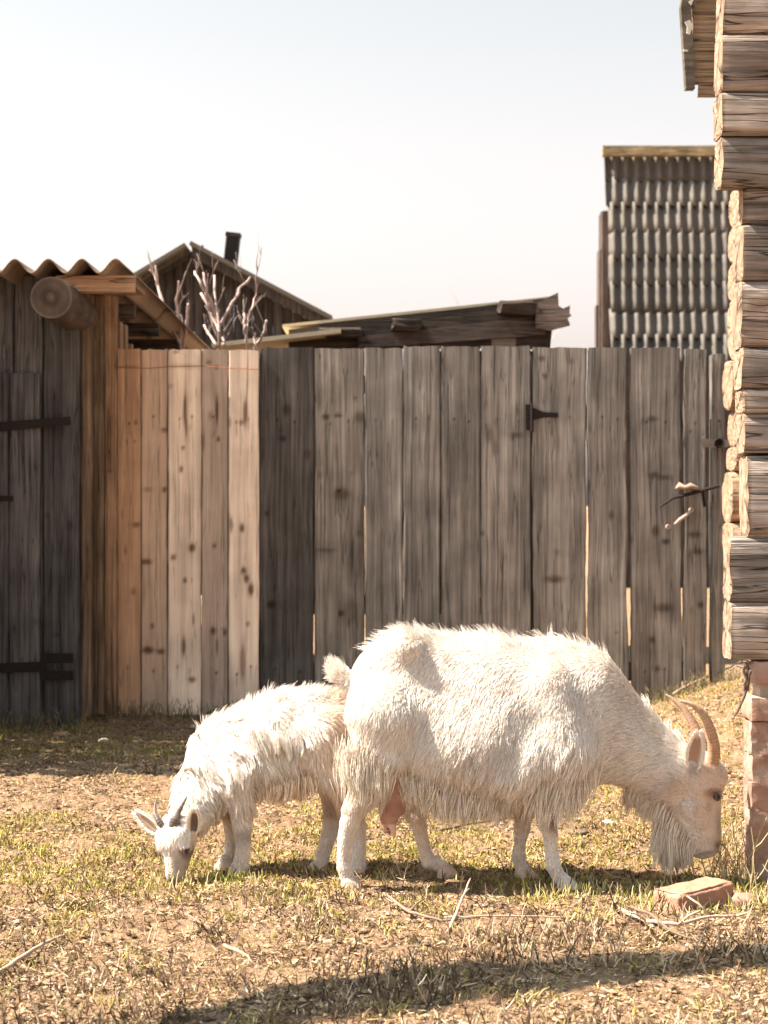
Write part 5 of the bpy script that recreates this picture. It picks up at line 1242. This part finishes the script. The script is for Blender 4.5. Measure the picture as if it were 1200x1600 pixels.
leg([(LP(362, 1200, 5.38), .058), (LP(362, 1248, 5.36), .030), (LP(364, 1298, 5.34), .020), (LP(362, 1325, 5.33), .015), (LP(360, 1343, 5.32), .017), (floor_pt(354, 5.315, .028), .015)])
leg([(LP(506, 1150, 5.25), .080), (LP(524, 1198, 5.25), .058), (LP(541, 1250, 5.25), .031), (LP(558, 1290, 5.26), .021), (LP(561, 1325, 5.26), .0155), (floor_pt(560, 5.26, .03), .016)])
leg([(LP(500, 1160, 5.38), .075), (LP(513, 1203, 5.385), .050), (LP(522, 1250, 5.38), .028), (LP(518, 1290, 5.37), .020), (LP(509, 1322, 5.35), .0155), (floor_pt(503, 5.345, .03), .016)])
V, Q = s.mesh(.0065); ppx, ppy = pxy(V); col = np.tile(WH*np.array([.92, .82, .74]), (len(V), 1))
def hloc(p): d = p-HO; return d@m_, d@nf, d@lt
ha, hb, hc = hloc(V)
def hg(a, b_, c, r_): return np.exp(-((ha-a)**2+(hb-b_)**2+(hc-c)**2)/r_**2)
col = paint(col, hg(.164, .010, .0, .030)*1.5, (.10, .06, .06)); col = paint(col, hg(.064, .0, .045, .020)*.95, (.16, .10, .08)); col = paint(col, hg(.09, .02, .018, .03)*.35, (.62, .40, .28))
mk('body', V, Q, M_skin, kid, True, col=col)
def inhead(p): return ss(.075, .055, np.linalg.norm(p-H(.06, -.005, 0), axis=-1)-.045)
def comb(p, nr):
    x, y = pxy(p); top = ss(.35, .9, nr[:, 2]); d = np.stack([.45+.5*top, 0*x, -1+.8*top], -1)
    nk = ss(372, 325, x)[:, None]; d = d*(1-nk)+np.stack([.75+0*x, -.1+0*x, -.55+.4*top], -1)*nk
    lg = ss(1250, 1285, y)[:, None]*(x > 335)[:, None]; d = d*(1-lg)+np.array([0, 0, -1.0])*lg
    h = inhead(p)[:, None]; d = d*(1-h)+(-m_*.3+nf*.1+np.array([0, 0, -.2])+np.sign((p-HO)@lt)[:, None]*lt*.5)*h
    a_ = (p-HO)@m_; fl = ((a_ < .045)&(a_ > -.02)&((p-HO)@nf > 0))[:, None]*h; d = d*(1-fl)+(m_*.9+lt*np.sign((p-HO)@lt)[:, None]*.25)*fl
    return d
def length(p, nr):
    x, y = pxy(p); L_ = .036+.024*ss(1120, 1200, y); L_ = np.where((x > 335) & (y > 1240), L_*(1-.55*ss(1240, 1275, y)), L_); L_ = np.where((y > 1285) & (x > 335), .018, L_); L_ = np.where(nr[:, 2] > .75, .024, L_)
    h = inhead(p); a_ = (p-HO)@m_; b2 = (p-HO)@nf; dh = np.linalg.norm(p-H(.03, 0, 0), axis=-1); L_ = L_*np.clip((dh-.06)/.16, .22, 1); L_ = L_*(1-h)+.008*h; L_ = np.where((h > .5) & (a_ < .045) & (b2 > .0), .018, L_); L_ = np.where((h > .5) & (a_ > .075), .005, L_); return L_
def lift(p, nr):
    h = inhead(p); return np.where(nr[:, 2] > .6, .12, .18)*(1-h)+.10*h
def colf(p, nr, rs):
    x, y = pxy(p); n = len(p); c = WH*(1+.07*rs.randn(n, 1)); t = fbm(p*9, 160, 3)
    warm = np.clip(.30*np.clip((t-.5)*5, 0, 1)+.30*ss(1190, 1265, y)*(1-ss(1265, 1290, y))*(x > 330)+.60*ss(480, 530, x)*(y < 1270)+.1*(rs.rand(n) < .3), 0, .75)[:, None]
    c = c*(1-warm)+np.array([.70, .50, .36])*warm
    c = np.where(((rs.rand(n) < .14) & (y < 1270))[:, None], np.array([.40, .30, .24]), c)
    a_, b2, c2 = hloc(p); dk = 1.1*np.exp(-((a_-.164)**2+(b2-.010)**2+c2**2)/.030**2)+.95*np.exp(-((a_-.074)**2*.35+(np.abs(c2)-.042)**2)/.014**2)+.50*np.exp(-((a_-.105)**2+(c2-.015)**2)/.028**2)
    kn = .55*np.exp(-((x-383)/12)**2-((y-1302)/12)**2)
    dk = np.clip(dk+kn, 0, .92)[:, None]; c = c*(1-dk)+np.array([.20, .13, .10])*dk; return np.clip(c, .02, .92)
def keep(p):
    a_, b2, c2 = hloc(p); k = np.ones(len(p)); k = np.where((a_-.0612)**2+(np.abs(c2)-.052)**2+(b2-.006)**2 < .010**2, 0, k); k = np.where(inhead(p) > .5, k*2.5, k); k = np.where(p[:, 1] > KC+.04, k*.45, k); return k
pts, rad, cc = make_fur(V, Q, s, 100000, comb, length, lift, colf, keep, wave=.42, clump=.46, nper=17, seed=3, grav=.12, rr=.00068)
fur_object('coat', kid, pts, rad, cc)
def keep2(p): g_ = s.grad(p); return np.clip(g_[:, 2]-.6, 0, 1)*(inhead(p) < .3)
pts, rad, cc = make_fur(V, Q, s, 1600, lambda p, n: np.tile([.8, 0, .3], (len(p), 1)), lambda p, n: .045+0*p[:, 0], .6, colf, keep2, wave=.6, clump=.45, nper=7, grav=.04, seed=4, rr=.0006)
fur_object('back_hair', kid, pts, rad, cc)
tassel(kid, 'belly_fringe', [P(392, 1222, 5.25), P(430, 1226, 5.23), P(470, 1218, 5.23), P(500, 1205, 5.25)], lambda p: np.tile([.25, -.1, -.8], (len(p), 1)), .062, 4200, 11, WH*np.array([.95, .82, .68]), clump=.65, wave=.35)
tassel(kid, 'throat_hair', [P(300, 1300, 5.22), P(315, 1290, 5.23), P(335, 1262, 5.24), P(352, 1245, 5.23)], lambda p: np.tile([.2, -.1, -.7], (len(p), 1)), [.02, .035, .05, .05], 1800, 12, WH*np.array([1, .90, .80]), clump=.6, wave=.35)
tassel(kid, 'flank_hair', [P(392, 1140, 5.21), P(430, 1150, 5.195), P(470, 1140, 5.20), P(505, 1150, 5.21)], lambda p: np.tile([.5, -.15, -.8], (len(p), 1)), .075, 3600, 13, WH, clump=.75, wave=.5)
HG = np.array([.14, .115, .10])
horn(kid, [H(-.010, .018, -.022), H(-.030, .030, -.034), H(-.058, .026, -.050), H(-.096, .005, -.062)], .0150, .75, HG, ridges=12, tipcol=(.20, .15, .12), n=12)
horn(kid, [H(-.008, .018, .018), H(-.030, .026, .026), H(-.056, .014, .030), H(-.098, -.012, .044)], .0185, .75, HG, ridges=12, tipcol=(.20, .15, .12), n=12)
eb, et = P(301, 1304, HK-.03), P(304, 1265, HK-.055); addear(kid, eb, et, (-.25, -1, .0), .040, (.92, .9, .88), (.13, .09, .075)); ear_fuzz(kid, eb, et, .040, 600, 33)
eb, et = P(247, 1300, HK+.01), P(212, 1270, HK+.03); addear(kid, eb, et, (-.1, -.8, -.9), .038, (1, 1, 1)); ear_fuzz(kid, eb, et, .036, 600, 34)
for sd in (-1, 1): eye(kid, H(.061, .005, sd*.042), lt*sd+nf*.35, .0120, nf)
hoof(kid, floor_pt(372, 5.215, 0), R(-120), 1.0, (.62, .48, .38)); hoof(kid, floor_pt(353, 5.315, 0), R(185), .95, (.62, .48, .38)); hoof(kid, floor_pt(558, 5.26, 0), R(190), .95, (.62, .48, .38)); hoof(kid, floor_pt(500, 5.345, 0), R(185), .95, (.62, .48, .38))
# grass tufts the goats nose into
mb = MB()
for k in range(420):
    cx_, cy_ = random.choice([(PX(285, 5.12), 5.10), (PX(1120, 5.1), 5.10), (PX(1000, 5.0), 4.98), (PX(1150, 5.2), 5.2), (PX(370, 5.12), 5.08), (PX(890, 4.98), 4.95), (PX(1160, 4.9), 4.85), (PX(1010, 4.8), 4.82)])
    dead_stem(mb, random.gauss(cx_, .07), random.gauss(cy_, .05), random.uniform(.02, .055), random.choice([(.36, .34, .09), (.55, .5, .25), (.28, .28, .07), (.6, .5, .3)]), 0)
tag(mb.build('grass_tufts', M_blade), 'longer grass tufts where the two goats graze', 'grass', kind='stuff')
